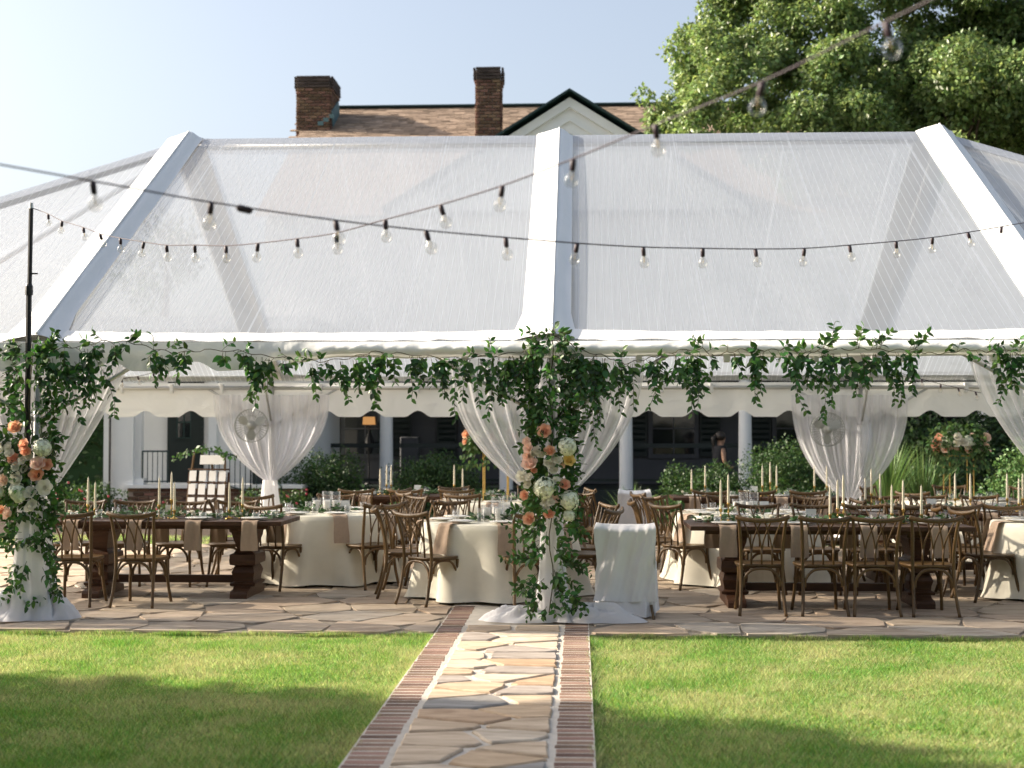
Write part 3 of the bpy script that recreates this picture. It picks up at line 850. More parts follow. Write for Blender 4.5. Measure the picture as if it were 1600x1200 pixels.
# porch rail (dark band seen behind the shrubs)
m = MB(); m.box(((HX0+HX1)/2, YH+.35, 1.36), (HX1-HX0, .06, .09)); m.box(((HX0+HX1)/2, YH+.35, .62), (HX1-HX0, .05, .06)); hb(m, 'porch_rail', 'shutter')
def window(x, zc, w, h, y, par, P, shut=True, lit=False, nx=2, nz=3):
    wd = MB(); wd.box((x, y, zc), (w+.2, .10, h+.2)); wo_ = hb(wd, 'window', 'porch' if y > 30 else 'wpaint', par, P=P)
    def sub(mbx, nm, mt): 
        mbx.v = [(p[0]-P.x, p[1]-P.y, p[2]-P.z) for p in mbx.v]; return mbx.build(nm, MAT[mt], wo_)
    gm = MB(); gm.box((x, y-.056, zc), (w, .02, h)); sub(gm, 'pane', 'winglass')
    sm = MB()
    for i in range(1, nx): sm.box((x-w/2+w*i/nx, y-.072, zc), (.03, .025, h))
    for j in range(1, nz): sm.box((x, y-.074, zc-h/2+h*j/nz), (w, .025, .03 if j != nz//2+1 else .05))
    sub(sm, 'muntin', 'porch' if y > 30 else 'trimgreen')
    if shut:
        for s in (-1, 1):
            b = MB(); b.box((x+s*(w/2+.36), y-.05, zc), (.46, .05, h+.12))
            for q in range(14): b.box((x+s*(w/2+.36), y-.082, zc-h/2+.08+q*h/14), (.38, .012, h/26), M=Matrix.Rotation(R(25),3,'X'))
            hb(b, 'shutter', 'shutter', par, P=P)
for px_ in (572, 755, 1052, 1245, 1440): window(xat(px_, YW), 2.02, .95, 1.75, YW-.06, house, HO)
# lamp glowing in the first window
lp = at(577, 680, YW-.16)
lamp = thing('table_lamp', 'small glowing table lamp seen in the porch window beside a column', 'lamp', (lp.x, YW-.22, .44))
m = MB(); m.lathe([(.0,1.38),(.15,1.38),(.135,1.56),(.0,1.56)], 16); m.build('shade', MAT['lampshade'], lamp, True)
m = MB(); m.lathe([(.10,.0),(.10,.02),(.02,.05),(.02,.7),(.06,.8),(.09,1.0),(.02,1.2),(.015,1.33)], 12); m.build('stand', MAT['black'], lamp, True)
# grey cabinet standing on the porch
cb = at(638, 700, YW-.6)
m = MB(); m.box((0,0,.55),(.42,.4,1.1),bev=.02); o = m.build('porch_cabinet', MAT['porch'])
o.location = (xat(641, YW-.6), YW-.6, .44); tag(o, 'plain grey box cabinet on the dark porch beside the window', 'cabinet')
# roof with individual-looking shingle courses
def roofz(y): return ZRG-(YRG-y)*(ZRG-ZEAVE)/(YRG-YH+.5)
m = MB(); y0 = YH-.5
m.quad((HX0-.2,y0,ZEAVE),(HX1+.2,y0,ZEAVE),(HX1+.2,YRG,ZRG),(HX0-.2,YRG,ZRG)); m.quad((HX1+.2,2*YRG-y0,ZEAVE),(HX0-.2,2*YRG-y0,ZEAVE),(HX0-.2,YRG,ZRG),(HX1+.2,YRG,ZRG))
for x in (HX0, HX1): m.tri((x,YH,ZEAVE),(x,2*YRG-YH,ZEAVE),(x,YRG,ZRG-.1))
roof = hb(m, 'roof', 'shingle')
sl = math.atan2(ZRG-ZEAVE, YRG-y0); L = math.hypot(ZRG-ZEAVE, YRG-y0)
shv = MB(); rr_ = random.Random(5)
nrow = int(L/.135)
for j in range(nrow):
    d0 = j*L/nrow
    if d0 < L*.55: continue          # lower courses are behind the tent
    x = HX0-.2-rr_.uniform(0,.3)
    while x < HX1*.55:
        w = rr_.uniform(.16,.34); lift = rr_.uniform(.012,.028); s0 = d0-rr_.uniform(0,.012)
        a = Vector((0, math.cos(sl), math.sin(sl))); nrm_ = Vector((0,-math.sin(sl), math.cos(sl)))
        p0 = Vector((x, y0, ZEAVE))+a*s0+nrm_*lift; p1 = Vector((x+w-.008, y0, ZEAVE))+a*s0+nrm_*lift
        q1 = Vector((x+w-.008, y0, ZEAVE))+a*(d0+.15)+nrm_*.006; q0 = Vector((x, y0, ZEAVE))+a*(d0+.15)+nrm_*.006
        b0 = p0-nrm_*lift; b1 = p1-nrm_*lift
        n = len(shv.v); shv.v += [tuple(v) for v in (p0,p1,q1,q0,b0,b1)]; shv.f += [(n,n+1,n+2,n+3),(n+4,n+5,n+1,n)]
        x += w
stuff(hb(shv, 'shingles', 'shingle', roof))
m = MB(); m.box(((HX0+HX1)/2+.2, YRG-.02, ZRG+.03), (HX1-HX0-.3, .22, .045)); hb(m, 'ridge_cap', 'trimgreen', roof)
# front pediment
YP = 29.1; ap = at(890, 146, YP); hw = 3.7; ps = (67/107)
m = MB(); zb = ap.z-hw*ps
def pv(dx, y): return (ap.x+dx, y, ap.z-.12-abs(dx)*ps)
n = len(m.v); m.v += [(ap.x-hw, YP, zb-.12), (ap.x+hw, YP, zb-.12), (ap.x, YP, ap.z-.12)]; m.f.append((0,1,2)); 
ped = hb(m, 'pediment', 'wpaint')
for k, (ins, dep, wd_) in enumerate(((.0,.10,.17),(.36,.05,.05),(.58,.035,.04))):
    for s in (-1, 1):
        m = MB(); top0 = Vector((ap.x, YP-dep, ap.z-.10-ins*1.18)); e = Vector((ap.x+s*(hw-ins), YP-dep, ap.z-.10-ins*1.18-(hw-ins)*ps))
        dn = Vector((0,0,-wd_*1.2))
        m.quad(top0, e, e+dn, top0+dn); bk = Vector((0,dep-.004,0))
        m.quad(top0+dn, e+dn, e+dn+bk, top0+dn+bk); m.quad(top0, top0+bk, e+bk, e)
        hb(m, 'raking_moulding', 'wpaint', ped)
YPM = y0+(ap.z-ZEAVE)/math.tan(sl)
for s in (-1, 1):
    m = MB(); e = (ap.x+s*(hw+.2), YP-.28, ap.z-(hw+.2)*ps); e2 = (ap.x+s*(hw+.2), y0+.3+(0), ap.z-(hw+.2)*ps)
    t_ = (ap.x, YP-.28, ap.z); t2 = (ap.x, YPM, ap.z)
    m.quad(t_, e, e2, t2); up = Vector((0,0,.045))
    m.quad(Vector(t_)+up, Vector(t2)+up, Vector(e2)+up, Vector(e)+up); m.quad(t_, Vector(t_)+up, Vector(e)+up, e); hb(m, 'pediment_roof', 'trimgreen', ped)
# chimneys laid brick by brick
def chimney(px0_, px1_, py_top, Y, depth, zbot, cap_rows, flash):
    a = at(px0_, py_top, Y); b = at(px1_, py_top, Y); w = b.x-a.x; zt = a.z
    P = Vector(((a.x+b.x)/2, Y+depth/2, zbot))
    m = MB(); m.box((P.x, P.y, (zbot+zt)/2), (w-.03, depth-.03, zt-zbot-.01)); ch = hb(m, 'chimney', 'chim_mortar')
    nb = max(2, round(w/.215)); bw = w/nb; ch_ = .076
    fm = {}
    for nm, mt in (('n','chim'),('t','chim_top')):
        q = MB(); q.box((0,0,0),(bw-.018,.05,ch_-.019),bev=.006); fm[nm] = q.mesh('brick', MAT[mt])
        q = MB(); q.box((0,0,0),(bw*.5-.014,.05,ch_-.014),bev=.006); fm[nm+'h'] = q.mesh('brick', MAT[mt])
    rows = int((zt-zbot)/ch_); rb = random.Random(9)
    for r_ in range(rows):
        z = zt-(r_+.5)*ch_; top = 't' if r_ < cap_rows else 'n'
        out = .045 if r_ < cap_rows else (.02 if r_ == cap_rows else 0)
        if r_ > 26: break
        for face in (0, 1, 2):
            L_ = w if face == 0 else depth
            x = 0; half = r_ % 2
            seq = ([.5] if half else [])+[1]*(int(L_/bw)-(1 if half else 0))+([.5] if half else [])
            sc_ = L_/(sum(seq)*bw)
            for q in seq:
                cxx = x+q*bw*sc_/2; x += q*bw*sc_
                me = fm[top+('h' if q < 1 else '')]; j = rb.uniform(-.004,.004)
                if face == 0: loc = (a.x+cxx-HO.x, Y-out+j-HO.y, z); rz = 0
                elif face == 1: loc = (b.x+out+j-HO.x, Y+cxx-HO.y, z); rz = math.pi/2
                else: loc = (a.x-out-j-HO.x, Y+cxx-HO.y, z); rz = math.pi/2
                link('brick', me, ch, loc, (0,0,rz), (sc_*(1+(.09/L_ if out > .04 else 0)),1,1))
    return ch, a, b, zt
chA, a_, b_, zt_ = chimney(464, 516, 119, 34.4, 1.15, 7.6, 4, True)
m = MB(); zc_ = roofz(34.6); 
for k in range(3): m.box((b_.x+.03-.13*(2-k), 34.37+.01*k, zc_+.06+.09*k), (.14, .02, .10))
m.box((b_.x+.03, 35.0, roofz(35.0)+.2), (.03, 1.1, .42), M=Matrix.Rotation(sl*.9,3,'X')); hb(m, 'flashing', 'copper', chA)
chimney(744, 782, 105, 33.2, .60, 6.9, 4, False)

# ------------------------------------------------------------------ white wing with stair railing
YWG = 26.6
wx0, wx1 = xat(166, YWG), xat(470, YWG)
WO = Vector(((wx0+wx1)/2, YWG, 0))
wing = thing('house_wing', 'low white house wing with brick base, dark green door and stair railing', 'house', tuple(WO))
def wb_(mb, name, mat, parent=None, smooth=False): return hb(mb, name, mat, parent or wing, smooth, P=WO)
ZB = at(250, 757, YWG).z
px_p = xat(212, YWG); px_c = xat(223, YWG)
m = MB(); m.box(((wx0+px_p)/2, YWG+.1, 1.75), (px_p-wx0, .5, 3.5)); wb_(m, 'corner_wall', 'wpaint')
m = MB(); m.box(((wx0+wx1)/2, YWG+1.25, 1.8), (wx1-wx0-.05, .2, 3.6)); wb_(m, 'wall', 'wpaint')
m = MB(); m.box(((wx0+wx1)/2, YWG+2.4, 3.72), (wx1-wx0+.5, 5.4, .24)); m.box(((wx0+wx1)/2, YWG+3.0, 1.8), (wx1-wx0-.1, 3.3, 3.4)); wb_(m, 'upper_wall', 'wpaint')
for px_ in (216.5, 321):
    m = MB(); x = xat(px_, YWG); m.box((x, YWG+(.02 if px_ < 300 else .6), (ZB+3.5)/2), (.14 if px_ < 300 else .16, .16, 3.5-ZB)); m.box((x, YWG+(.02 if px_ < 300 else .6), ZB+.06), (.26, .24, .12)); wb_(m, 'pilaster', 'wpaint')
m = MB(); m.tube([(xat(177, YWG), YWG-.2, .1), (xat(177, YWG), YWG-.2, 3.4)], .022, 8); m.box((xat(177, YWG), YWG-.2, 2.0), (.07,.07,.05)); wb_(m, 'downspout', 'black')
bx0 = xat(205, YWG)
m = MB(); m.box(((bx0+wx1)/2, YWG+.45, (ZB-.06)/2), (wx1-bx0, 1.3, ZB-.06)); bb = wb_(m, 'brick_base', 'chim_mortar')
m = MB(); m.box(((bx0+wx1)/2+.03, YWG+.43, ZB-.03), (wx1-bx0+.12, 1.42, .06)); wb_(m, 'porch_slab', 'wpaint')
q = MB(); q.box((0,0,0),(.20,.04,.062),bev=.006); bme = q.mesh('brick', MAT['chim'])
for r_ in range(8):
    for c_ in range(16):
        x = bx0+.11+(.107 if r_ % 2 else 0)+c_*.214; z = ZB-.10-r_*.076
        if z > .02 and x < bx0+3.4: link('brick', bme, bb, (x-WO.x, YWG-.205-WO.y, z))
# door with glazed upper half and one open black shutter
xd0, xd1 = xat(262, YWG+1.1), xat(317, YWG+1.1); dz0, dz1 = ZB, 2.75
m = MB(); m.box(((xd0+xd1)/2, YWG+1.12, (dz0+dz1)/2), (xd1-xd0, .10, dz1-dz0)); dr = wb_(m, 'door', 'shutter')
m = MB(); m.box(((xd0+xd1)/2+.06, YWG+1.06, 2.0), (.42, .03, .95)); o = wb_(m, 'pane', 'winglass', dr)
m = MB()
for i in range(4): m.box(((xd0+xd1)/2+.06-.21+i*.14, YWG+1.04, 2.0), (.025,.03,.95))
for j in range(4): m.box(((xd0+xd1)/2+.06, YWG+1.042, 1.53+j*.315), (.44,.03,.025))
wb_(m, 'muntin', 'trimgreen', dr)
m = MB(); m.box((xd1-.09, YWG+1.04, (dz0+dz1)/2), (.24, .05, dz1-dz0)); 
for k in range(20): m.box((xd1-.09, YWG+1.0, dz0+.1+k*.1), (.2,.02,.03))
wb_(m, 'shutter', 'shutter', dr)
# railings
def railing(pts, zrail, zlow, n, name, lean=0.0):
    m = MB(); (xa, ya), (xb, yb) = pts
    m.tube([(xa,ya,zrail[0]),(xb,yb,zrail[1])], .018, 6); m.tube([(xa,ya,zlow[0]),(xb,yb,zlow[1])], .014, 6)
    r_ = wb_(m, name, 'trimgreen')
    for k in range(n+1):
        t_ = k/n; x = xa+(xb-xa)*t_; y = ya+(yb-ya)*t_
        b = MB(); b.tube([(x,y,zlow[0]+(zlow[1]-zlow[0])*t_-.03),(x,y,zrail[0]+(zrail[1]-zrail[0])*t_)], .009 if 0 < k < n else .016, 5); wb_(b, 'baluster', 'trimgreen', r_)
zr_ = at(240, 705, YWG).z; zl_ = at(240, 752, YWG).z
railing(((xat(223,YWG-.05), YWG-.05), (xat(262,YWG-.05), YWG-.05)), (zr_, zr_), (zl_, zl_), 5, 'railing')
railing(((xat(327,YWG-.1), YWG-.1), (xat(392,YWG-.5), YWG-.5)), (zr_, at(392,715,YWG-.5).z), (zl_, at(392,768,YWG-.5).z), 8, 'stair_railing')
railing(((xat(392,YWG-.5), YWG-.5), (xat(440,YWG-.9), YWG-.9)), (at(392,715,YWG-.5).z, at(440,760,YWG-.9).z), (at(392,768,YWG-.5).z, at(440,800,YWG-.9).z), 5, 'stair_railing')
m = MB(); m.box((xat(395,YWG), YWG+.55, 1.0), (.06, .9, .9)); wb_(m, 'shadow_panel', 'shutter')  # dark panel set in place of the shadow beside the stair railing

# ------------------------------------------------------------------ foliage helpers
LV = np.array([(0,0,0),(.27,.36,.05),(0,.38,0),(-.27,.36,.05),(.20,.70,.0),(0,.72,-.05),(-.20,.70,.0),(0,1,-.14)], float)
LF = np.array([(0,1,2,2),(0,2,3,3),(1,4,5,2),(2,5,6,3),(4,7,5,5),(5,7,6,6)])
def leaf_mesh(name, mat, wid=1.0, curl=1.0):
    V = LV.copy(); V[:,0] *= wid; V[:,2] *= curl
    m = MB(); m.v = [tuple(p) for p in V]; m.f = [(0,1,2),(0,2,3),(1,4,5,2),(2,5,6,3),(4,7,5),(5,7,6)]
    return m.mesh(name, mat, True)
QV = np.array([(0,0,0),(.30,.5,.06),(0,1,-.10),(-.30,.5,.06)], float); QF = np.array([(0,1,2),(0,2,3)])
SV = np.array([(0,0,0),(.27,.30,.05),(.20,.70,0),(0,1,-.13),(-.20,.70,0),(-.27,.30,.05),(0,.5,-.03)], float)
SF = np.array([(0,1,6),(1,2,6),(2,3,6),(3,4,6),(4,5,6),(5,0,6)])
def foliage(name, centers, radii, per, size, mat, parent, flat=1.0, down=.0, base=QV, bf=QF, rim=.55, seed=0, squash=1.0):
    rng = np.random.default_rng(seed)
    P, Fd, Nn = [], [], []
    for c, r in zip(centers, radii):
        k = max(4, int(per*(r**2)))
        d = rng.normal(size=(k,3)); d /= np.linalg.norm(d, axis=1, keepdims=True)
        rad = r*(rim+(1-rim)*rng.uniform(0,1,(k,1))**.5)*(1+.12*rng.normal(size=(k,1)))
        p = d*rad; p[:,2] *= squash; P.append(np.asarray(c)+p)
        f = d*.45+rng.normal(size=(k,3))*.65; f[:,2] -= down; Fd.append(f)
        nn = d+rng.normal(size=(k,3))*.55; nn[:,2] += .35; Nn.append(nn)
    P = np.concatenate(P); Fd = np.concatenate(Fd); Nn = np.concatenate(Nn)
    keep = P[:,2] > .02
    P, Fd, Nn = P[keep], Fd[keep], Nn[keep]
    M = frames(P, Fd, Nn, rng.uniform(.6,1.3,len(P))*size)
    me = scatter_mesh(name, base, bf, P, M, mat)
    return link(name, me, parent)

# ------------------------------------------------------------------ the big tree
TY = 30.0
tc = at(1420, 90, TY)
tree = thing('camphor_tree', 'big bright green leafy tree rising behind the clear tent roof', 'tree', (xat(1586, TY+.5), TY+.5, 0))
tl = tree.location
rt_ = random.Random(21)
tr = MB()
def limb(p, d, r, L_, depth, ends):
    pts = [Vector(p)]; rad = [r]; q = Vector(d).normalized()
    for k in range(5):
        q = (q+Vector((rt_.uniform(-.18,.18), rt_.uniform(-.18,.18), rt_.uniform(-.02,.14)))).normalized()
        pts.append(pts[-1]+q*L_/5); rad.append(r*(1-.45*(k+1)/5))
    tr.tube(pts, rad, 7)
    if depth == 0: ends.append(pts[-1]); return
    for k in range(3):
        a = rt_.uniform(0, 6.28); s = rt_.uniform(.5,.95)
        nd = (q+Vector((math.cos(a)*s, math.sin(a)*s, rt_.uniform(-.1,.5)))).normalized()
        limb(pts[rt_.choice([3,4,5])], nd, rad[-1]*.8, L_*rt_.uniform(.6,.85), depth-1, ends)
ends = []
limb((0,0,-.1), (-.05,0,1), .34, 4.2, 0, [])
for dx, dy, dz in ((-1,-.3,.55),(-.7,.5,.8),(.6,.2,.9),(.9,-.3,.5),(-.2,-.7,.9),(-.5,-.6,.35),(.1,.1,1.0)):
    limb((-.15,0,3.6+rt_.uniform(-.3,.5)), (dx,dy,dz), .17, 2.9, 2, ends)
tr.build('trunk', MAT['bark'], tree, True)
cen, rad = [], []
cc = Vector((tc.x-tl.x, 0, 0))
# hand-placed clumps following the outline in the picture (px, py, radius in px), then filler behind
clumps = [(1045,165,32),(1075,120,38),(1060,195,36),(1110,170,48),(1105,75,44),(1150,110,55),(1150,30,50),(1185,65,50),(1190,170,50),(1225,120,48),(1250,60,52),(1245,185,46),(1300,95,55),(1305,160,50),(1330,35,55),
          (1365,110,55),(1375,185,45),(1420,60,60),(1430,140,55),(1485,100,58),(1500,30,60),(1490,175,50),(1545,70,60),(1560,140,55),(1590,30,60),(1610,110,60),(1440,200,38),(1540,195,36),(1160,-20,50),(1240,-15,50),(1330,-30,50),
          (1420,-30,50),(1520,-40,60),(1620,-30,60),(1660,70,70),(1680,160,60),(1600,190,40),(1030,205,24),(1690,-20,70),(1250,-90,60),(1360,-110,70),(1480,-120,70),(1600,-120,70),(1180,205,36),(1310,210,34)]
for (cx_, cy_, r_) in clumps:
    Y = TY+rt_.uniform(-2.4,-.2)-(.8 if cy_ > 80 else 0)
    p = at(cx_, cy_, Y)
    for k in range(7):
        s = r_/FPX*Y
        off = Vector((rt_.gauss(0,.42), rt_.gauss(0,.4), rt_.gauss(0,.38)))*s
        cen.append(tuple(p-Vector(tl)+off)); rad.append(s*rt_.uniform(.46,.70))
for e in ends:
    for k in range(2):
        cen.append(tuple(e+Vector((rt_.gauss(0,.4), rt_.gauss(0,.4), rt_.gauss(0,.3))))); rad.append(rt_.uniform(.35,.6))
foliage('crown', cen, rad, 3000, .105, MAT['tree'], tree, down=.35, base=QV, bf=QF, rim=.45, seed=5, squash=.85)
# two farther trees: one glimpsed dimly through the plastic, one beyond the wing
def small_tree(px_, py_, Y, r, lab, mat='bush', h=None, seed=0):
    p = at(px_, py_, Y); o = thing('garden_tree', lab, 'tree', (p.x, Y, 0))
    m = MB(); m.tube([(0,0,-.1),(.05,0,p.z*.4),(-.04,.03,p.z*.75),(0,0,p.z)], [.16,.13,.09,.04], 7); m.build('trunk', MAT['bark'], o, True)
    rg = random.Random(seed); ce, ra = [], []
    for k in range(16):
        ce.append((rg.gauss(0,.42)*r, rg.gauss(0,.4)*r, p.z+rg.gauss(0,.45)*r)); ra.append(r*rg.uniform(.28,.45))
    foliage('crown', ce, ra, 650, .14, MAT[mat], o, seed=seed)
small_tree(262, 400, 33.5, 1.0, 'small tree standing behind the white wing, dim through the tent roof', seed=3)

# ------------------------------------------------------------------ shrubs, hedge, grasses
def shrub(px_, py_, Y, w, h, lab, mat='bush', seed=0, size=.055, flowers=0, per=4500, group=None):
    x = xat(px_, Y); o = thing('shrub', lab, 'shrub', (x, Y, -.03), group=group)
    rg = random.Random(seed); ce, ra = [], []
    for k in range(14):
        a = rg.uniform(0,6.28); q = rg.uniform(0,.62)**.7
        ce.append((math.cos(a)*q*w/2, math.sin(a)*q*w/2*.8, h*rg.uniform(.25,.72))); ra.append(min(w,h)*rg.uniform(.22,.32))
    for k in range(5): ce.append((rg.uniform(-.4,.4)*w, rg.uniform(-.3,.3)*w, h*.25)); ra.append(h*.3)
    foliage('foliage', ce, ra, per, size, MAT[mat], o, seed=seed)
    m = MB()
    for k in range(5):
        a = k*1.3; m.tube([(math.cos(a)*.05, math.sin(a)*.05, 0), (math.cos(a)*w*.2, math.sin(a)*w*.2, h*.6)], [.02,.008], 5)
    m.build('stem', MAT['bark'], o)
    for k in range(flowers):
        f = MB(); c = (rg.uniform(-.5,.5)*w, -w*.42+rg.uniform(-.05,.1), h*rg.uniform(.35,1.0))
        for q in range(5):
            a = q*1.2566; f.quad(c, (c[0]+.016*math.cos(a-.5), c[1]-.012, c[2]+.016*math.sin(a-.5)), (c[0]+.028*math.cos(a), c[1]-.004, c[2]+.028*math.sin(a)), (c[0]+.016*math.cos(a+.5), c[1]-.012, c[2]+.016*math.sin(a+.5)))
        f.build('blossom', MAT['redf'], o)
    return o
shrub(500, 0, 27.2, 2.1, 1.42, 'rounded green shrub between the tied back curtain and a porch column', seed=1)
shrub(455, 0, 25.6, .9, .68, 'low shrub dotted with red blossoms beside the tied back curtain', seed=2, flowers=12)
shrub(690, 0, 27.0, 2.1, 1.36, 'rounded green shrub behind the tall gold flower stand', seed=3)
shrub(1085, 0, 26.6, 2.1, 1.15, 'yellow-tipped rounded shrub behind the white-covered chair', 'bush', seed=4)
shrub(1225, 0, 26.4, 1.9, 1.55, 'dark shrub with reddish tips beside the tied back curtain and porch column', seed=5)
shrub(1030, 0, 25.2, .9, .6, 'small feathery green shrub low behind the draped chair', 'bush_fl', seed=6)
shrub(1620, 0, 23.6, 1.5, 1.75, 'pale variegated shrub at the foot of the patio beside the sheer curtain', 'bush_fl', seed=7, size=.07, per=3000)
shrub(1500, 0, 28.4, 3.0, 2.2, 'tall dark shrub behind the floral centrepiece on gold rods', 'hedge', seed=8, size=.10)
shrub(1420, 0, 28.8, 2.0, 1.5, 'dark shrub behind the strappy grass clump', 'hedge', seed=18, size=.10)
shrub(250, 0, 25.4, 1.3, .50, 'straggly low shrub with pink-red blossoms before the brick base', 'bush', seed=9, flowers=14, per=1400)
shrub(150, 0, 24.6, 1.2, .85, 'leafy shrub with a few red blossoms before the dark hedge', 'bush', seed=10, flowers=9)
shrub(95, 0, 25.0, 1.3, .8, 'leafy shrub low before the dark hedge near the corner pole', 'bush', seed=11, flowers=4)
shrub(400, 0, 24.6, .9, .75, 'green shrub beside the stair railing and the tied curtain', 'bush', seed=12, per=3500)
shrub(735, 0, 23.6, 1.0, .55, 'low yellow-green shrub under the far farm table', 'bush_fl', seed=14)
# dark hedge left of the wing
hg = thing('tall_hedge', 'tall dark evergreen hedge beside the white wing', 'hedge', (xat(60, 28), 28, 0))
rg = random.Random(4); ce, ra = [], []
for k in range(70): ce.append((rg.uniform(-4.6,1.7), rg.uniform(-.5,.5), rg.uniform(.1,3.0))); ra.append(rg.uniform(.42,.62))
foliage('foliage', ce, ra, 420, .12, MAT['hedge'], hg, seed=31)
m = MB(); m.box((-1.5,.35,1.5),(6.2,.5,2.9)); m.build('core', MAT['hedge'], hg)
hg2 = thing('tall_hedge', 'tall dark evergreen hedge beyond the patio under the big tree', 'hedge', (xat(1620, 30.5), 30.5, 0))
ce, ra = [], []
for k in range(60): ce.append((rg.uniform(-2.0,5.5), rg.uniform(-.5,.5), rg.uniform(.1,3.0))); ra.append(rg.uniform(.45,.65))
foliage('foliage', ce, ra, 380, .13, MAT['hedge'], hg2, seed=32)
def strappy(px_, Y, n, h, spread, lab, seed, name='grass_clump'):
    x = xat(px_, Y); rg = np.random.default_rng(seed); V, F = [], []
    o = thing(name, lab, 'plant', (x, Y, -.03))
    m = MB()
    for k in range(n):
        a = rg.uniform(0,6.28); s = rg.uniform(.05,1)*spread; hh = h*rg.uniform(.55,1.1); w = rg.uniform(.008,.016)
        b = np.array([math.cos(a)*.12*rg.uniform(0,1), math.sin(a)*.12*rg.uniform(0,1), 0]); d = np.array([math.cos(a), math.sin(a)])
        sd = np.array([-d[1], d[0], 0])*w
        pts = []
        for q in range(5):
            t_ = q/4; dr_ = .28*max(0, t_-.6)*s/spread*hh*2
            pts.append(b+np.array([d[0]*s*t_**1.6, d[1]*s*t_**1.6, hh*t_-dr_]))
        i0 = len(m.v)
        for q, p in enumerate(pts):
            ww = (1-q/4)**.6; m.v += [tuple(p-sd*ww), tuple(p+sd*ww)]
        for q in range(4): m.f.append((i0+2*q, i0+2*q+1, i0+2*q+3, i0+2*q+2))
    m.build('blades', MAT['blade'], o, True)
strappy(1385, 23.2, 420, 1.75, .85, 'tall clump of strappy green grass beside the tied back curtain', 1)
strappy(1440, 23.4, 260, 1.5, 1.0, 'tall clump of strappy green grass leaning towards the gold flower stand', 2)
strappy(1200, 24.4, 160, .85, .5, 'thin grassy clump before the dark shrub by the porch column', 3)
strappy(985, 23.6, 160, .85, .5, 'wispy grass clump beside the white-covered chair', 4)
strappy(605, 25.4, 80, .6, .45, 'thin grassy tuft at the foot of a porch column', 5)

# ------------------------------------------------------------------ garlands and flowers
LEAVES = [leaf_mesh('leaf', MAT['leaf'], w, c) for w, c in ((1.0,1.0),(.82,1.8),(1.12,.3),(.9,2.6))]
class Garland:
    def __init__(s, name, label, loc, seed):
        s.rg = random.Random(seed); s.root = thing(name, label, 'garland', loc); s.o = Vector(loc); s.lv = []; s.st = MB()
    def sprig(s, p, d, L_, size=.07, dens=.036, droop=.5, r=.0022, width=1.0):
        rg = s.rg; p = Vector(p); d = Vector(d).normalized(); pts = [p.copy()]; n = max(2, int(L_/dens)); k = 0
        side = 1
        for k in range(n):
            d = (d+Vector((rg.gauss(0,.10), rg.gauss(0,.06), -droop*.16+rg.gauss(0,.05)))).normalized()
            p = p+d*dens; pts.append(p.copy())
            for rep in range(1 if rg.random() < .65 else 2):
                side = -side
                a = Vector((rg.gauss(0,1), rg.gauss(0,.6), rg.gauss(0,.6)))
                sd = d.cross(Vector((0,-1,0)));  sd = sd.normalized() if sd.length > .1 else Vector((1,0,0))
                f = (d*.55+sd*side*rg.uniform(.35,1.0)*width+a*.22+Vector((0,-.15,-.35*droop))).normalized()
                nn = Vector((rg.gauss(0,.45), -.75+rg.gauss(0,.4), .55+rg.gauss(0,.4)))
                taper = 1-.35*(k/n)
                s.lv.append((p.copy(), f, nn, size*rg.uniform(.62,1.18)*taper))
        s.st.tube([q-s.o for q in pts], r, 4)
    def stem(s, pts, r=.004): s.st.tube([Vector(q)-s.o for q in pts], r, 5)
    def finish(s, maxn=300):
        s.st.build('vine', MAT['vine'], s.root)
        s.lv.sort(key=lambda q: -q[3])
        step = s.lv
        near = step[:maxn]; rest = step[maxn:]
        for (p, f, nn, z) in near:
            M = frames(np.array([f]), np.array([f]), np.array([nn]), [1.0])[0]
            o = link('leaf', s.rg.choice(LEAVES), s.root)
            mm = Matrix([[M[i][j] for j in range(3)] for i in range(3)]).to_4x4()
            o.matrix_basis = Matrix.Translation(p-s.o) @ mm @ Matrix.Scale(z, 4)
        if rest:
            P = np.array([tuple(q[0]-s.o) for q in rest]); M = frames(P, np.array([tuple(q[1]) for q in rest]), np.array([tuple(q[2]) for q in rest]), [q[3] for q in rest])
            stuff(link('small_leaves', scatter_mesh('small_leaves', SV, SF, P, M, MAT['leaf_mass'], True), s.root))
YG = YF-.17
def eave_garland(name, label, path, seed, spr):
    """path: list of (px,py); spr: list of (px,py,len,angle) hanging sprays"""
    p0 = at(path[0][0], path[0][1], YG); g = Garland(name, label, (p0.x, YG, p0.z), seed); rg = g.rg
    P = [at(a, b, YG+rg.uniform(-.03,.02)) for a, b in path]
    pts = []
    for i in range(len(P)-1):
        for k in range(6):
            t_ = k/6; q = P[i].lerp(P[i+1], t_); q.z += .010*math.sin(t_*math.pi*2+i); pts.append(q)
    g.stem(pts, .0035)
    for i, q in enumerate(pts):
        if rg.random() < .48:
            up = rg.random() < .33
            g.sprig(q, (rg.gauss(0,.8), -.35, .7 if up else -.55), rg.uniform(.06,.18), .078, droop=.1 if up else .6)
    for (a, b, l, ang) in spr:
        q = at(a, b, YG-.02)
        for rep in range(3):
            g.sprig(q+Vector((rg.gauss(0,.02),0,0)), (math.sin(R(ang))+rg.gauss(0,.15), -.12, -math.cos(R(ang))), l*(1.30 if rep == 0 else rg.uniform(.5,1.0)), .090, .034, .55)
    g.finish(300); return g
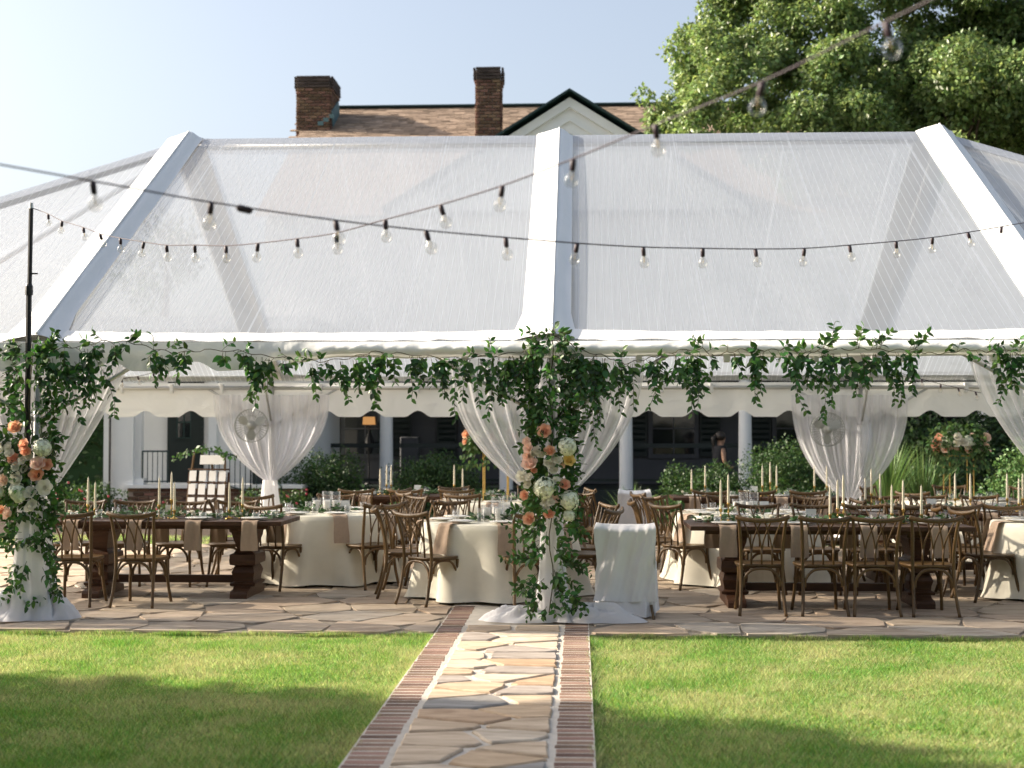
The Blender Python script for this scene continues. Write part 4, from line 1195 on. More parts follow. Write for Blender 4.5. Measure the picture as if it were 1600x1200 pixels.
eave_garland('leafy_garland', 'smilax garland along the valance between the corner pole and middle post',
    [(58,548),(95,545),(130,540),(165,532),(205,535),(240,545),(275,552),(320,547),(372,548),(415,556),(455,560),(500,565),(545,560),(580,550),(620,552),(670,556),(720,560),(770,556),(815,550),(850,540)], 1,
    [(100,560,.30,10),(112,565,.44,16),(135,545,.50,12),(80,560,.40,4),(128,560,.30,30),(178,540,.20,10),(150,540,.15,-10),(255,555,.22,5),(240,552,.16,20),(290,550,.22,-4),(350,550,.10,10),(378,552,.27,18),(405,558,.36,6),(415,560,.30,-6),
     (445,562,.10,0),(490,568,.24,4),(505,565,.18,20),(530,565,.28,8),(555,562,.26,6),(572,560,.34,8),(596,555,.34,4),(612,555,.20,14),(640,556,.30,8),(655,556,.22,-8),(680,560,.28,12),(700,560,.42,6),(735,560,.30,-10),(752,560,.32,6),(775,558,.42,-5),(800,556,.30,3)])
eave_garland('leafy_garland', 'smilax garland along the rolled valance on the draped chair side of the middle post',
    [(866,526),(885,534),(910,548),(945,556),(975,568),(1005,562),(1030,556),(1060,548),(1098,545),(1115,556),(1140,550),(1165,545),(1195,548),(1225,545),(1260,552),(1285,545),(1320,546),(1355,545),(1390,548),(1425,546),(1450,552),(1480,552),(1510,545),(1540,550),(1565,545),(1600,556),(1650,552)], 2,
    [(930,556,.24,6),(945,560,.26,-4),(965,565,.34,12),(985,568,.30,4),(1015,562,.28,10),(1030,560,.36,14),(1055,556,.30,18),(1075,556,.40,16),(1090,550,.34,14),(1150,552,.18,6),(1180,552,.34,5),(1190,550,.28,-8),(1228,552,.26,18),(1240,555,.40,26),(1255,556,.48,24),
     (1285,552,.36,6),(1300,552,.24,-10),(1320,552,.30,4),(1345,552,.26,14),(1365,552,.22,-6),(1380,552,.34,12),(1405,550,.34,18),(1425,552,.28,4),(1295,545,.20,170),(1340,545,.18,168),(1370,545,.14,160),(1425,545,.16,165),(1560,550,.22,8),(1578,552,.34,-2),(1590,552,.2,14)])

def rose_mesh(mat):
    m = MB(); rg = random.Random(4)
    def petal(a0, r, zt, wa, flare):
        def fn(u, v):
            q = (u-.5)*2; a = a0+q*wa; top = 1-.30*q*q
            vv = v*top
            rad = r*(.30+.70*math.sin(vv*1.35))+flare*max(0, vv-.55)**2*1.6+.02*q
            return (rad*math.cos(a), rad*math.sin(a), zt*vv**.85-flare*.9*max(0, vv-.7)**2*2)
        m.grid(fn, 6, 5)
    for k in range(6): petal(k*1.047+rg.uniform(-.1,.1), .46, .40+rg.uniform(-.03,.03), .66, .30)
    for k in range(5): petal(k*1.257+.5+rg.uniform(-.1,.1), .37, .47+rg.uniform(-.03,.03), .72, .16)
    for k in range(5): petal(k*1.257+.1, .27, .52, .75, .06)
    for k in range(4): petal(k*1.571+.4, .17, .54, .8, .0)
    for k in range(3): petal(k*2.094+.2, .08, .53, .95, .0)
    m.lathe([(.02,-.06),(.26,.02),(.30,.12),(.20,.22),(.02,.30)], 9, cap=True)
    return m.mesh('rose', mat, True)
ROSE = {k: rose_mesh(MAT[k]) for k in ('peach','blush','ivory','yellow')}
def hydra_mesh():
    m = MB(); rg = random.Random(2); n = 64
    for k in range(n):
        z = 1-1.45*(k+.5)/n; rr = math.sqrt(max(0, 1-z*z)); a = k*2.39996
        d = Vector((rr*math.cos(a), rr*math.sin(a), z)); c = d*.5*rg.uniform(.82,1.10)
        t1 = d.orthogonal().normalized(); t2 = d.cross(t1); a0 = rg.uniform(0,6.28)
        for q in range(4):
            b = a0+q*1.5708; e = t1*math.cos(b)+t2*math.sin(b); f = t1*math.cos(b+.785)+t2*math.sin(b+.785); g_ = t1*math.cos(b-.785)+t2*math.sin(b-.785)
            s = .14
            m.quad(c, c+g_*s*.75+d*.02, c+e*s*1.15-d*.01, c+f*s*.75+d*.02)
    m.lathe([(.0,-.3),(.32,-.2),(.37,.05),(.30,.24),(.0,.36)], 10, cap=False)
    return m.mesh('hydrangea', MAT['hydra'])
HYD = hydra_mesh()
def flowers(root, spec, Y, rg, ox):
    for (px_, py_, kind, sp) in spec:
        dy = -.10*math.cos(min(1.4, abs(px_-ox)/46*1.2))-rg.uniform(.0,.04)
        p = at(px_, py_, Y+dy)-Vector(root.location); sz = sp/179*1.28
        nd = Vector((rg.gauss(0,.25)+(px_-ox)/70, -.95, .45+rg.gauss(0,.18))).normalized()
        if kind == 'h': o = link('hydrangea', HYD, root); sz *= .76
        else: o = link('rose', ROSE[{'p':'peach','b':'blush','w':'ivory','y':'yellow'}[kind]], root)
        q = nd.to_track_quat('Z', 'Y') @ Euler((0,0,rg.uniform(0,6.28))).to_quaternion()
        o.rotation_mode = 'QUATERNION'; o.rotation_quaternion = q; o.location = p; o.scale = (sz,)*3
def post_garland(label, X, pxc, seed, spec, topz, extra):
    g = Garland('floral_garland', label, (X, YF-.05, 0), seed); rg = g.rg
    g.stem([(X+.02*math.sin(k*1.3), YF-.16+.02*math.cos(k*2), topz-k*(topz-.1)/18) for k in range(19)], .005)
    z = topz
    while z > .12:
        # thickness of the greenery down the post
        dens, wid = extra(z)
        for k in range(dens):
            a = rg.uniform(-1.5, 1.5); st = Vector((X+math.sin(a)*.12, YF-.05-math.cos(a)*.12, z+rg.uniform(-.03,.03)))
            g.sprig(st, (math.sin(a)*1.1+rg.gauss(0,.25), -math.cos(a)*.45, rg.uniform(-.9,.35)), wid*rg.uniform(.5,1.1), .078, .034, .55)
        z -= .055
    flowers(g.root, spec, YF-.14, rg, pxc)
    return g
SP_MID = [(851,675,'p',17),(859,707,'p',14),(881,759,'p',14),(858,806,'p',14),(829,812,'p',16),(821,774,'p',12),(888,721,'y',15),(829,728,'b',20),(828,701,'b',14),(825,714,'b',12),(824,691,'b',11),
  (841,704,'w',11),(836,711,'w',11),(845,712,'w',11),(855,725,'w',12),(864,718,'w',12),(872,721,'w',11),(861,735,'w',14),(868,727,'w',11),(817,746,'w',15),(828,747,'w',11),(826,756,'w',12),(852,787,'w',12),(861,786,'w',11),(853,794,'w',10),(868,780,'b',11),(868,752,'w',10),(875,754,'w',10),(833,736,'p',9),(876,728,'b',9),
  (851,762,'h',34),(889,782,'h',30),(886,698,'h',29),(889,806,'h',18)]
SP_COR = [(25,670,'p',17),(40,696,'p',15),(41,708,'p',13),(23,721,'p',17),(73,726,'p',14),(58,744,'p',18),(3,800,'p',15),(16,803,'b',16),(9,750,'b',15),(59,727,'b',18),(4,703,'w',14),(15,699,'w',12),(16,710,'w',12),(36,720,'w',11),(46,716,'w',11),(40,734,'w',11),
  (29,750,'w',19),(48,772,'w',16),(70,762,'w',19),(50,795,'w',16),(52,788,'w',12),(25,730,'w',12),(66,700,'h',28),(27,768,'h',26),(30,775,'h',22),(-6,690,'w',16),(-4,770,'h',24),(-8,725,'b',16)]
def ex_mid(z):
    if z > 2.0: return (9, .27 if z < 2.32 else .14)
    if z > 1.75: return (9, .22)
    if z > 1.0: return (12, .17)
    if z > .78: return (6, .22)
    if z > .55: return (2, .16)
    return (2, .19)
def ex_cor(z):
    if z > 2.0: return (6, .19)
    if z > 1.6: return (6, .16)
    if z > .9: return (12, .19)
    if z > .62: return (6, .18)
    if z > .5: return (2, .12)
    return (2, .18)
gm = post_garland('roses, hydrangeas and smilax vines climbing the middle tent post', XC, 858, 5, SP_MID, 2.50, ex_mid)
rg = gm.rg
for k in range(26):    # sprays fanning out under the eave on both sides of the post
    a = rg.uniform(0,1); s = -1 if k % 2 else 1
    st = Vector((XC+s*rg.uniform(.02,.45), YF-.2, 2.32-rg.uniform(0,.10)))
    gm.sprig(st, (s*.45+rg.gauss(0,.2), -.1, -.9), rg.uniform(.16,.44), .078, .034, .5)
for (px_, py_, dx, dz, l) in ((905,560,.25,-1,.62),(925,600,.1,-1,.55),(820,800,-.9,.2,.16),(835,830,-1,.1,.26),(830,865,-1,.05,.22),(825,920,-.9,.0,.14),(885,880,1,.0,.28),(880,850,.6,-.8,.3),(840,930,-.5,-.6,.25),(890,930,.6,-.5,.25),(835,900,-.7,-.5,.25),(870,900,.3,-1,.3)):
    for rep in range(3): gm.sprig(at(px_, py_, YF-.2)+Vector((rg.gauss(0,.03),0,rg.gauss(0,.03))), (dx, -.2, dz), l*rg.uniform(.7,1.1), .078, .034, .35)
gm.finish(300)
gc = post_garland('roses, hydrangeas and smilax vines climbing the corner tent pole', XL, 45, 6, SP_COR, 2.42, ex_cor)
rg = gc.rg
for (px_, py_, dx, dz, l) in ((70,545,.5,.9,.16),(72,560,.4,.9,.2),(60,560,.1,.9,.12),(85,570,.9,-.4,.3),(30,840,-.9,.1,.22),(20,690,-.9,.4,.2),(70,850,.6,-.8,.3),(75,880,.5,-1,.34),(40,880,-.5,-.9,.3)):
    for rep in range(3): gc.sprig(at(px_, py_, YF-.2)+Vector((rg.gauss(0,.03),0,rg.gauss(0,.03))), (dx, -.2, dz), l*rg.uniform(.7,1.1), .078, .034, .3)
gc.finish(300)

# ------------------------------------------------------------------ black pole and string lights
xp = at(51, 440, YF-.02).x
pl = thing('light_pole', 'slim black pole rising above the flower-wrapped corner to carry the string lights', 'pole', (xp, YF-.10, 0))
ztop = at(56, 326, YF-.1).z
m = MB(); m.tube([(0,0,0),(0,0,2.9)], .026, 8); m.tube([(.004,0,2.88),(.01,0,ztop)], .021, 8); m.build('shaft', MAT['black'], pl)
m = MB(); m.lathe([(.034,2.86),(.036,2.9),(.034,2.94),(.024,2.96)], 10); m.box((.05,0,3.05),(.05,.02,.012)); m.build('collar', MAT['black'], pl)
m = MB(); m.lathe([(.0,ztop-.01),(.022,ztop),(.020,ztop+.05),(.0,ztop+.055)], 8, c=(.01,0,0)); m.build('cap', MAT['alu'], pl)
sk = MB(); sk.lathe([(.005,.0),(.011,-.003),(.0125,-.02),(.0115,-.046),(.009,-.049)], 8); SOCK = sk.mesh('socket', MAT['cable'], True)
bk_ = MB(); bk_.lathe([(.009,-.044),(.012,-.050),(.021,-.060),(.0245,-.074),(.021,-.088),(.013,-.097),(.0,-.100)], 14, cap=False); BULB = bk_.mesh('bulb', MAT['bulb'], True)
fl = MB(); fl.tube([(-.005,0,-.046),(-.007,0,-.064),(0,0,-.084),(.007,0,-.064),(.005,0,-.046)], .0014, 4); FIL = fl.mesh('filament', MAT['filament'])
def string(label, spots, d0, vd, vxy, ext0, ext1, connector=None):
    """spots: bulb pixels at even spacing along a straight run in plan; d = depth along the camera axis"""
    fw = RM @ Vector((0,0,-1)); W = []
    for n_, (px_, py_) in enumerate(spots):
        d = d0+vd*n_; W.append(Vector((0,0,CAM_H))+ray(px_, py_)*d)
    o0 = W[0].copy(); st = thing('string_light', label, 'string lights', tuple(o0))
    P = [W[0]+(W[0]-W[1])*ext0 if isinstance(ext0, (int,float)) else Vector(ext0)]+W+[W[-1]+(W[-1]-W[-2])*ext1 if isinstance(ext1, (int,float)) else Vector(ext1)]
    # smooth curve through the bulbs
    pts = []
    for i in range(len(P)-1):
        a = P[max(i-1,0)]; b = P[i]; c = P[i+1]; d = P[min(i+2,len(P)-1)]
        for k in range(5):
            t_ = k/5; pts.append(.5*((2*b)+(c-a)*t_+(2*a-5*b+4*c-d)*t_*t_+(-a+3*b-3*c+d)*t_**3))
    pts.append(P[-1])
    m = MB(); m.tube([q-o0 for q in pts], .0036, 5); m.build('cable', MAT['cable'], st, True)
    rg = random.Random(3)
    for q in W:
        r_ = (rg.uniform(-.22,.22), rg.uniform(-.3,.3), rg.uniform(0,6.28))
        s = link('socket', SOCK, st, tuple(q-o0), r_); link('bulb', BULB, s, None, None, 1.14); link('filament', FIL, s)
    if connector is not None:
        c = Vector((0,0,CAM_H))+ray(*connector[:2])*connector[2]
        m = MB(); m.box((0,0,0),(.07,.03,.028),bev=.01); o = m.build('plug', MAT['cable'], st); o.location = c-o0; o.rotation_euler = (0,.15,.6)
    return P
A = [(75,334),(97,345),(130,355),(156,365),(188,372),(225,378),(260,383),(304,383),(353,384),(403,380),(464,373),(525,364),(602,343),(688,320),(785,290),(896,248),(1024,195),(1192,127),(1384,34)]
string('string lights running from the black pole top out over the lawn', A, 12.35, -.459, None, (xp+.01, YF-.10, ztop+.01), 3.0)
B = [(145,283),(330,316),(524,344),(665,360),(790,371),(902,380),(1005,386),(1098,388),(1180,389),(1257,388),(1327,383),(1400,377),(1457,371),(1512,363),(1565,354)]
endp = string('string lights crossing in front of the clear roof over the whole lawn', B, 5.2, .395, None, 2.2, 3.0, (382,327,5.75))
string('small string lights under the roof behind the corner curtain', [(140,604),(165,598),(190,592),(215,588),(240,582),(265,575)], 18.0, 0.0, None, 1.5, 1.5)
string('small string lights under the roof near the next front post', [(1440,592),(1470,600),(1497,606),(1524,612),(1550,617),(1578,621)], 18.0, 0.0, None, 1.5, 1.5)
e = endp[-1]
m = MB(); m.tube([(0,0,0),(0,0,e.z+.05)], .026, 8); o = m.build('light_pole', MAT['black']); o.location = (e.x, e.y, -.05); tag(o, 'black pole holding the far end of the crossing string lights', 'pole')

# ------------------------------------------------------------------ chairs
def chair_proto():
    t = thing('bentwood_chair', 'brown bentwood chair', 'chair')
    W = MAT['chair']; SH = .455
    def arc(pts, n=10):
        out = []
        P = [Vector(p) for p in pts]
        for i in range(len(P)-1):
            a = P[max(i-1,0)]; b = P[i]; c = P[i+1]; d = P[min(i+2,len(P)-1)]
            for k in range(n):
                q = k/n; out.append(.5*((2*b)+(c-a)*q+(2*a-5*b+4*c-d)*q*q+(-a+3*b-3*c+d)*q**3))
        out.append(P[-1]); return out
    # seat: rounded, wider at the front, on a thin ring
    m = MB()
    def outline(s, k, n=28):
        a = 2*math.pi*k/n; ca, sa = math.cos(a), math.sin(a)
        ex = .62; x = math.copysign(abs(ca)**ex, ca); y = math.copysign(abs(sa)**ex, sa)
        w = .208+.022*(y*.5+.5)
        return (x*w*s, y*.205*s+.005)
    rings = [(.90,SH-.038),(.95,SH-.034),(.95,SH-.024),(1.0,SH-.022),(1.015,SH-.012),(1.0,SH),(.9,SH-.002),(.5,SH-.010)]
    n = 28
    for (s, z) in rings:
        for k in range(n): x, y = outline(s, k); m.v.append((x, y, z))
    for i in range(len(rings)-1):
        for k in range(n): a = i*n+k; b = i*n+(k+1) % n; m.f.append((a, b, b+n, a+n))
    m.f.append(tuple(range(n))[::-1]); m.f.append(tuple((len(rings)-1)*n+k for k in range(n)))
    m.build('seat', W, t, True)
    for s in (-1, 1):
        m = MB(); m.tube(arc([(s*.205,-.285,0),(s*.190,-.232,.17),(s*.183,-.195,.36),(s*.184,-.190,SH),(s*.187,-.205,.60),(s*.200,-.250,.78),(s*.214,-.285,.875)], 4), [.0155]*5+[.0165]*15+[.0145]*5, 7); m.build('back_post', W, t, True)
        m = MB(); m.tube(arc([(s*.205,.235,0),(s*.190,.195,.16),(s*.178,.172,.32),(s*.178,.168,SH-.03)], 4), .0155, 7); m.build('front_leg', W, t, True)
    m = MB(); m.tube(arc([(-.236,-.285,.885),(-.15,-.318,.862),(0,-.335,.852),(.15,-.318,.862),(.236,-.285,.885)], 5), .0185, 8, sq=(.85,1.15)); m.build('top_rail', W, t, True)
    for c in (-.092, 0, .092):
        m = MB(); m.tube([(c,-.188,SH-.005),(c,-.193,.53),(c,-.203,.60)], [.0095,.0095,.0105], 6)
        for s in (-1, 1):
            e = c+s*.078
            yy = -.330+.9*e*e
            m.tube(arc([(c+s*.003,-.200,.585),(c+s*.014,-.216,.66),(c+s*.040,-.252,.75),(e,yy+.012,.852)], 4), .0078, 6)
        m.build('spindle', W, t, True)
    def arch(a, b, name='arch_brace', h=.40, z0=.255):
        a, b = Vector(a), Vector(b); m = MB()
        A_ = Vector((a.x,a.y,z0)); B_ = Vector((b.x,b.y,z0)); mid = (A_+B_)/2
        A2 = A_.lerp(B_,.035); A2.z = .33; B2 = B_.lerp(A_,.035); B2.z = .33
        A3 = A_.lerp(B_,.22); A3.z = h; B3 = B_.lerp(A_,.22); B3.z = h
        M_ = mid.copy(); M_.z = h+.016
        m.tube(arc([A_,A2,A3,M_,B3,B2,B_], 4), .0105, 6, sq=(1,1.3)); m.build(name, W, t, True)
    arch((-.168,-.205), (.168,-.205)); arch((-.160,.178), (.160,.178)); arch((-.176,-.190), (-.170,.160)); arch((.176,-.190), (.170,.160))
    return t
proto = chair_proto(); index_kids(proto); used = [False]
def chair(x, y, rz, label, group):
    if not used[0]: o = proto; used[0] = True
    else: o = copy_tree(proto)
    o.location = (x, y, .008); o.rotation_euler = (0, 0, rz); o['label'] = label; o['group'] = group
    return o
def chair_px(px_, Y, rz, label, group): return chair(xat(px_, Y), Y, R(rz), label, group)
ORD = ['first', 'second', 'third', 'fourth']
def chair_row(spots, Y, label, anchor, group):
    for k, (px_, rz) in enumerate(sorted(spots)): chair_px(px_, Y, rz, label+', '+ORD[k]+' from '+anchor, group)

# ------------------------------------------------------------------ tables
def farm_table(x0, x1, y0, y1, label):
    cx, cy = (x0+x1)/2, (y0+y1)/2; L_ = x1-x0; D_ = y1-y0
    t = thing('farm_table', label, 'table', (cx, cy, .008)); W = MAT['farm']
    npl = 5
    for k in range(npl):
        m = MB(); w = D_/npl; m.box((0, -D_/2+w*(k+.5), .745), (L_-.0, w-.003, .042), bev=.004); m.build('plank', W, t)
    m = MB()
    for s in (-1, 1): m.box((s*(L_/2-.50), 0, .702), (.10, D_-.2, .044)); 
    m.box((0, -D_/2+.10, .705), (L_-.3, .025, .038)); m.box((0, D_/2-.10, .705), (L_-.3, .025, .038)); m.build('apron', W, t)
    for s in (-1, 1):
        px_ = s*(L_/2-.44)
        m = MB(); prof = [(.10,.095),(.145,.11),(.15,.135),(.115,.15),(.12,.19),(.135,.24),(.115,.29),(.105,.305),(.150,.32),(.155,.36),(.150,.42),(.115,.435),(.090,.47),(.105,.53),(.13,.60),(.135,.635),(.155,.65),(.155,.69)]
        base = len(m.v)
        for (r_, z) in prof: m.v += [(px_-r_*.85, -r_*1.5, z), (px_+r_*.85, -r_*1.5, z), (px_+r_*.85, r_*1.5, z), (px_-r_*.85, r_*1.5, z)]
        for i in range(len(prof)-1):
            for k in range(4): a = base+i*4+k; b = base+i*4+(k+1) % 4; m.f.append((a, b, b+4, a+4))
        m.f.append((0,3,2,1)); nn = len(prof)-1; m.f.append(tuple(nn*4+k for k in range(4)))
        m.build('pedestal', W, t)
        m = MB(); hy = D_/2-.08
        sec = [(-hy,.0,.045),(-hy+.02,.0,.07),(-hy+.13,.02,.085),(-hy+.2,.0,.12),(hy-.2,.0,.12),(hy-.13,.02,.085),(hy-.02,.0,.07),(hy,.0,.045)]
        for (yy, zl, zh) in sec: m.v += [(px_-.085, yy, 0), (px_+.085, yy, 0), (px_+.085, yy, zh), (px_-.085, yy, zh)]
        for i in range(len(sec)-1):
            for k in range(4): a = i*4+k; b = i*4+(k+1) % 4; m.f.append((a, b, b+4, a+4))
        m.f.append((0,1,2,3)); nn = (len(sec)-1)*4; m.f.append((nn+3,nn+2,nn+1,nn)); m.build('foot', W, t)
    m = MB(); m.box((0,0,.16),(L_-1.12,.07,.075)); m.build('stretcher', W, t)
    return cx, cy, L_, D_
PL = MB(); PL.lathe([(.0,.004),(.085,.0),(.10,.006),(.135,.016),(.136,.019),(.10,.011),(.08,.008),(.0,.008)], 28, cap=False); PLATE = PL.mesh('dinner_plate', MAT['china'], True)
VO = MB(); VO.lathe([(.0,.0),(.030,.0),(.036,.01),(.038,.075),(.036,.075),(.033,.012),(.0,.010)], 14, cap=False); VOT = VO.mesh('votive_glass', MAT['glass'], True)
TG = MB(); TG.lathe([(.0,.0),(.028,.0),(.034,.006),(.036,.10),(.034,.10),(.031,.012),(.0,.012)], 14, cap=False); TUM = TG.mesh('tumbler', MAT['glass'], True)
def candlestick_mesh(h):
    m = MB(); m.lathe([(.0,0),(.042,0),(.043,.004),(.030,.010),(.010,.018),(.007,.03),(.006,h*.45),(.011,h*.5),(.006,h*.55),(.006,h-.035),(.013,h-.03),(.016,h-.004),(.0165,h),(.012,h),(.012,h-.012),(.0,h-.012)], 14, cap=False); return m.mesh('candlestick', MAT['brass'], True)
CS = {h: candlestick_mesh(h) for h in (.09,.14,.19)}
tp_ = MB(); tp_.lathe([(.0,-.012),(.0125,-.012),(.0132,.02),(.0108,.20),(.0068,.265),(.003,.272),(.0,.274)], 10, cap=False); tp_.tube([(0,0,.27),(.001,0,.285)], .001, 4); TAPER = tp_.mesh('taper_candle', MAT['wax'], True)
nm_ = MB()
def nfn(u, v):
    x = (u-.5)*.155+.006*math.sin(v*9)*(u-.5); s = -.13+.42*v
    if s < 0: return (x, -s+.0, .006+.002*math.sin(u*9))
    q = s; return (x+.01*math.sin(q*6)*(u-.4), -.012-.010*math.sin(min(1,q*10)*1.57)-.008*math.sin(u*8+q*5), .004-q)
nmr = MB(); nmr.grid(lambda u, v: (nfn(u, v)[0], nfn(u, v)[1]-.26*max(0, -.13+.42*v)-.012*(v > .31), nfn(u, v)[2]), 10, 18); NAPR = nmr.mesh('napkin', MAT['napkin'], True)
nm_.grid(nfn, 10, 18); NAPK = nm_.mesh('napkin', MAT['napkin'], True)
mc = MB(); mc.box((0,0,.065),(.10,.006,.13),M=Matrix.Rotation(R(-8),3,'X')); MENU = mc.mesh('menu_card', MAT['card'])
ZTOP = .778
def item(name, me, loc, rz, label, cat, group): o = link(name, me, None, loc, (0,0,rz)); return tag(o, label, cat, group)
def greens_runner(x0, x1, y, z, label, seed, wid=.16, n=420, white=20):
    o = thing('greenery_runner', label, 'greenery', ((x0+x1)/2, y, z))
    rg = np.random.default_rng(seed); L_ = x1-x0
    x = rg.uniform(-L_/2, L_/2, n); yy = rg.normal(0, wid*.5, n)+.05*np.sin(x*5); zz = .012+np.abs(rg.normal(0,.03,n))*np.exp(-(yy/wid)**2)
    P = np.stack([x, yy, zz], 1); f = rg.normal(size=(n,3)); f[:,2] = np.abs(f[:,2])*.35; nn = rg.normal(size=(n,3))*.5+np.array([0,-.2,1])
    stuff(link('leaves', scatter_mesh('leaves', SV, SF, P, frames(P, f, nn, rg.uniform(.04,.085,n)), MAT['runner'], True), o))
    m = MB(); m.tube([(-L_/2+L_*k/14, .03*math.sin(k*1.7), .012+.004*(k % 2)) for k in range(15)], .004, 4); m.build('stem', MAT['vine'], o)
    r_ = random.Random(seed)
    for k in range(white):
        b = link('blossom', ROSE['ivory'], o, (r_.uniform(-L_/2,L_/2), r_.gauss(0,.06), r_.uniform(.03,.06)), (r_.uniform(-.8,.8), r_.uniform(-.6,.6), 0), r_.uniform(.03,.055))
def tapers(spots, z, where, group):
    for (x, y, h) in spots:
        item('candlestick', CS[h], (x, y, z), 0, 'slender brass candlestick on '+where, 'candlestick', 'candlesticks on '+group)
        item('taper_candle', TAPER, (x, y, z+h), 0, 'ivory taper candle in brass holder on '+where, 'candle', 'tapers on '+group)
def dress_farm(cx, cy, L_, D_, where, group, seed, nseat=4, far=True, cand=None, greens=True, cards=True):
    rg = random.Random(seed); z = .008+.766+.002
    for s in ((-1, 1) if far else (-1,)):
        for k in range(nseat):
            x = cx-L_/2+L_*(k+.5)/nseat+rg.uniform(-.03,.03); y = cy+s*(D_/2-.20)
            item('dinner_plate', PLATE, (x, y, z+.008), 0, 'white dinner plate on '+where, 'plate', 'plates on '+group)
            o = item('napkin', NAPK, (x, cy+s*(D_/2+.004), z), 0 if s < 0 else math.pi, 'beige linen napkin hanging off '+where, 'napkin', 'napkins on '+group)
            item('tumbler', TUM, (x+.19, y+(.05 if s < 0 else -.05), z), 0, 'clear glass tumbler on '+where, 'glass', 'tumblers on '+group)
    if greens: greens_runner(cx-L_/2+.08, cx+L_/2-.08, cy, z, 'leafy greenery runner with white blooms on '+where, seed)
    cs = cand or [(-.95,-.05,.14),(-.85,.06,.19),(-.12,-.06,.14),(-.02,.03,.19),(.06,-.05,.09),(.78,.05,.09),(.88,-.03,.14)]
    tapers([(cx+a*L_/2.44, cy+b, h) for a, b, h in cs], z, where, group)
    for k in range(4):
        item('votive_glass', VOT, (cx-L_/2+.3+k*(L_-.6)/3+rg.uniform(-.1,.1), cy-.22+rg.uniform(-.03,.03), z), 0, 'small clear votive glass among greens on '+where, 'votive', 'votives on '+group)
    if cards: item('menu_card', MENU, (cx+rg.uniform(-.2,.3), cy+.1, z), rg.uniform(-.3,.3), 'upright white table card on '+where, 'card', 'cards on '+group)
def cloth_mesh(rad, h, seed):
    rg = random.Random(seed); n1 = noise1(seed+500); nf = rg.choice([8,9,10]); ph = rg.uniform(0,6.28)
    m = MB(); n = 120
    prof = [(0,1.0,0),(.6,1.0,0),(.97,1.0,0)]
    rows = [(.0,h),(.5*rad,h),(.985*rad,h),(rad,h-.006)]
    for (r_, z) in rows:
        for k in range(n): a = 2*math.pi*k/n; m.v.append((max(r_,.001)*math.cos(a), max(r_,.001)*math.sin(a), z))
    nv = 14; tot = len(rows)
    for j in range(1, nv+1):
        v = j/nv
        for k in range(n):
            a = 2*math.pi*k/n
            w = math.sin(nf*a+ph+.9*n1(a*1.0)+.25*math.sin(3*v))
            fold = (.5+.5*w)**1.4
            r_ = rad+.010+v**1.15*(.035+.155*fold)+.012*v*math.sin(2.6*nf*a+n1(a*3))
            if v > .93: r_ += .018*(v-.93)/.07
            m.v.append((r_*math.cos(a), r_*math.sin(a), max(.012, h-.006-(h-.02)*v+ (.0 if v < 1 else .01*math.sin(7*a)))))
    tot += nv
    for i in range(tot-1):
        for k in range(n): a = i*n+k; b = i*n+(k+1) % n; m.f.append((a, b, b+n, a+n))
    return m.mesh('tablecloth', MAT['cloth'], True)
cyl = MB(); cyl.lathe([(.0,.0),(.05,.0),(.052,.004),(.052,.23),(.0495,.23),(.049,.008),(.0,.007)], 20, cap=False); HUR = cyl.mesh('hurricane_vase', MAT['glass'], True)
cy2 = MB(); cy2.lathe([(.0,.0),(.05,.0),(.052,.004),(.052,.16),(.0495,.16),(.049,.008),(.0,.007)], 20, cap=False); HUR2 = cy2.mesh('hurricane_vase', MAT['glass'], True)
pc = MB(); pc.lathe([(.0,.0),(.037,.0),(.038,.003),(.038,.118),(.034,.122),(.008,.118),(.0,.117)], 18, cap=False); pc.tube([(0,0,.117),(.001,0,.13)], .0012, 4); PIL = pc.mesh('pillar_candle', MAT['waxw'], True)
def round_table(cx, cy, where, group, seed, label, seats=8, center='pillars', rot=0.0):
    t = thing('round_table', 'plain round table under '+label.replace(' falling in folds','').split(' on the ')[0]+' at '+where.replace('the ','',1), 'table', (cx, cy, .008))
    m = MB(); m.lathe([(.0,.715),(.755,.715),(.755,.738),(.0,.738)], 40, cap=False); m.build('tabletop', MAT['farm'], t)
    m = MB(); m.lathe([(.30,0),(.30,.03),(.05,.06),(.045,.68),(.20,.715)], 14); m.build('pedestal', MAT['farm'], t)
    c = link('tablecloth', cloth_mesh(.765, .742, seed), None, (cx, cy, .010)); tag(c, label, 'tablecloth')
    z = .010+.742+.003; rg = random.Random(seed)
    for k in range(seats):
        a = rot+2*math.pi*k/seats; x, y = cx+.56*math.cos(a), cy+.56*math.sin(a)
        item('dinner_plate', PLATE, (x, y, z+.008), 0, 'white dinner plate on '+where, 'plate', 'plates on '+group)
        item('napkin', NAPR, (cx+.780*math.cos(a), cy+.780*math.sin(a), z+.004), a+math.pi/2, 'beige linen napkin hanging off '+where, 'napkin', 'napkins on '+group)
        item('tumbler', TUM, (cx+.46*math.cos(a+.32), cy+.46*math.sin(a+.32), z), 0, 'clear glass tumbler on '+where, 'glass', 'tumblers on '+group)
    greens_runner(cx-.28, cx+.28, cy-.03, z, 'small patch of leafy greens on '+where, seed+7, .16, 150, 5)
    if center == 'pillars':
        for (dx, dy, me) in ((-.11,-.06,HUR2),(.02,-.14,HUR2),(.09,.03,HUR),(-.02,.07,HUR)):
            item('hurricane_vase', me, (cx+dx, cy+dy, z), 0, 'glass cylinder around a pillar candle on '+where, 'vase', 'hurricanes on '+group)
            item('pillar_candle', PIL, (cx+dx, cy+dy, z+.009), 0, 'white pillar candle inside glass cylinder on '+where, 'candle', 'pillars on '+group)
        item('menu_card', MENU, (cx+.2, cy, z), .1, 'upright white table card on '+where, 'card', 'cards on '+group)
    return z
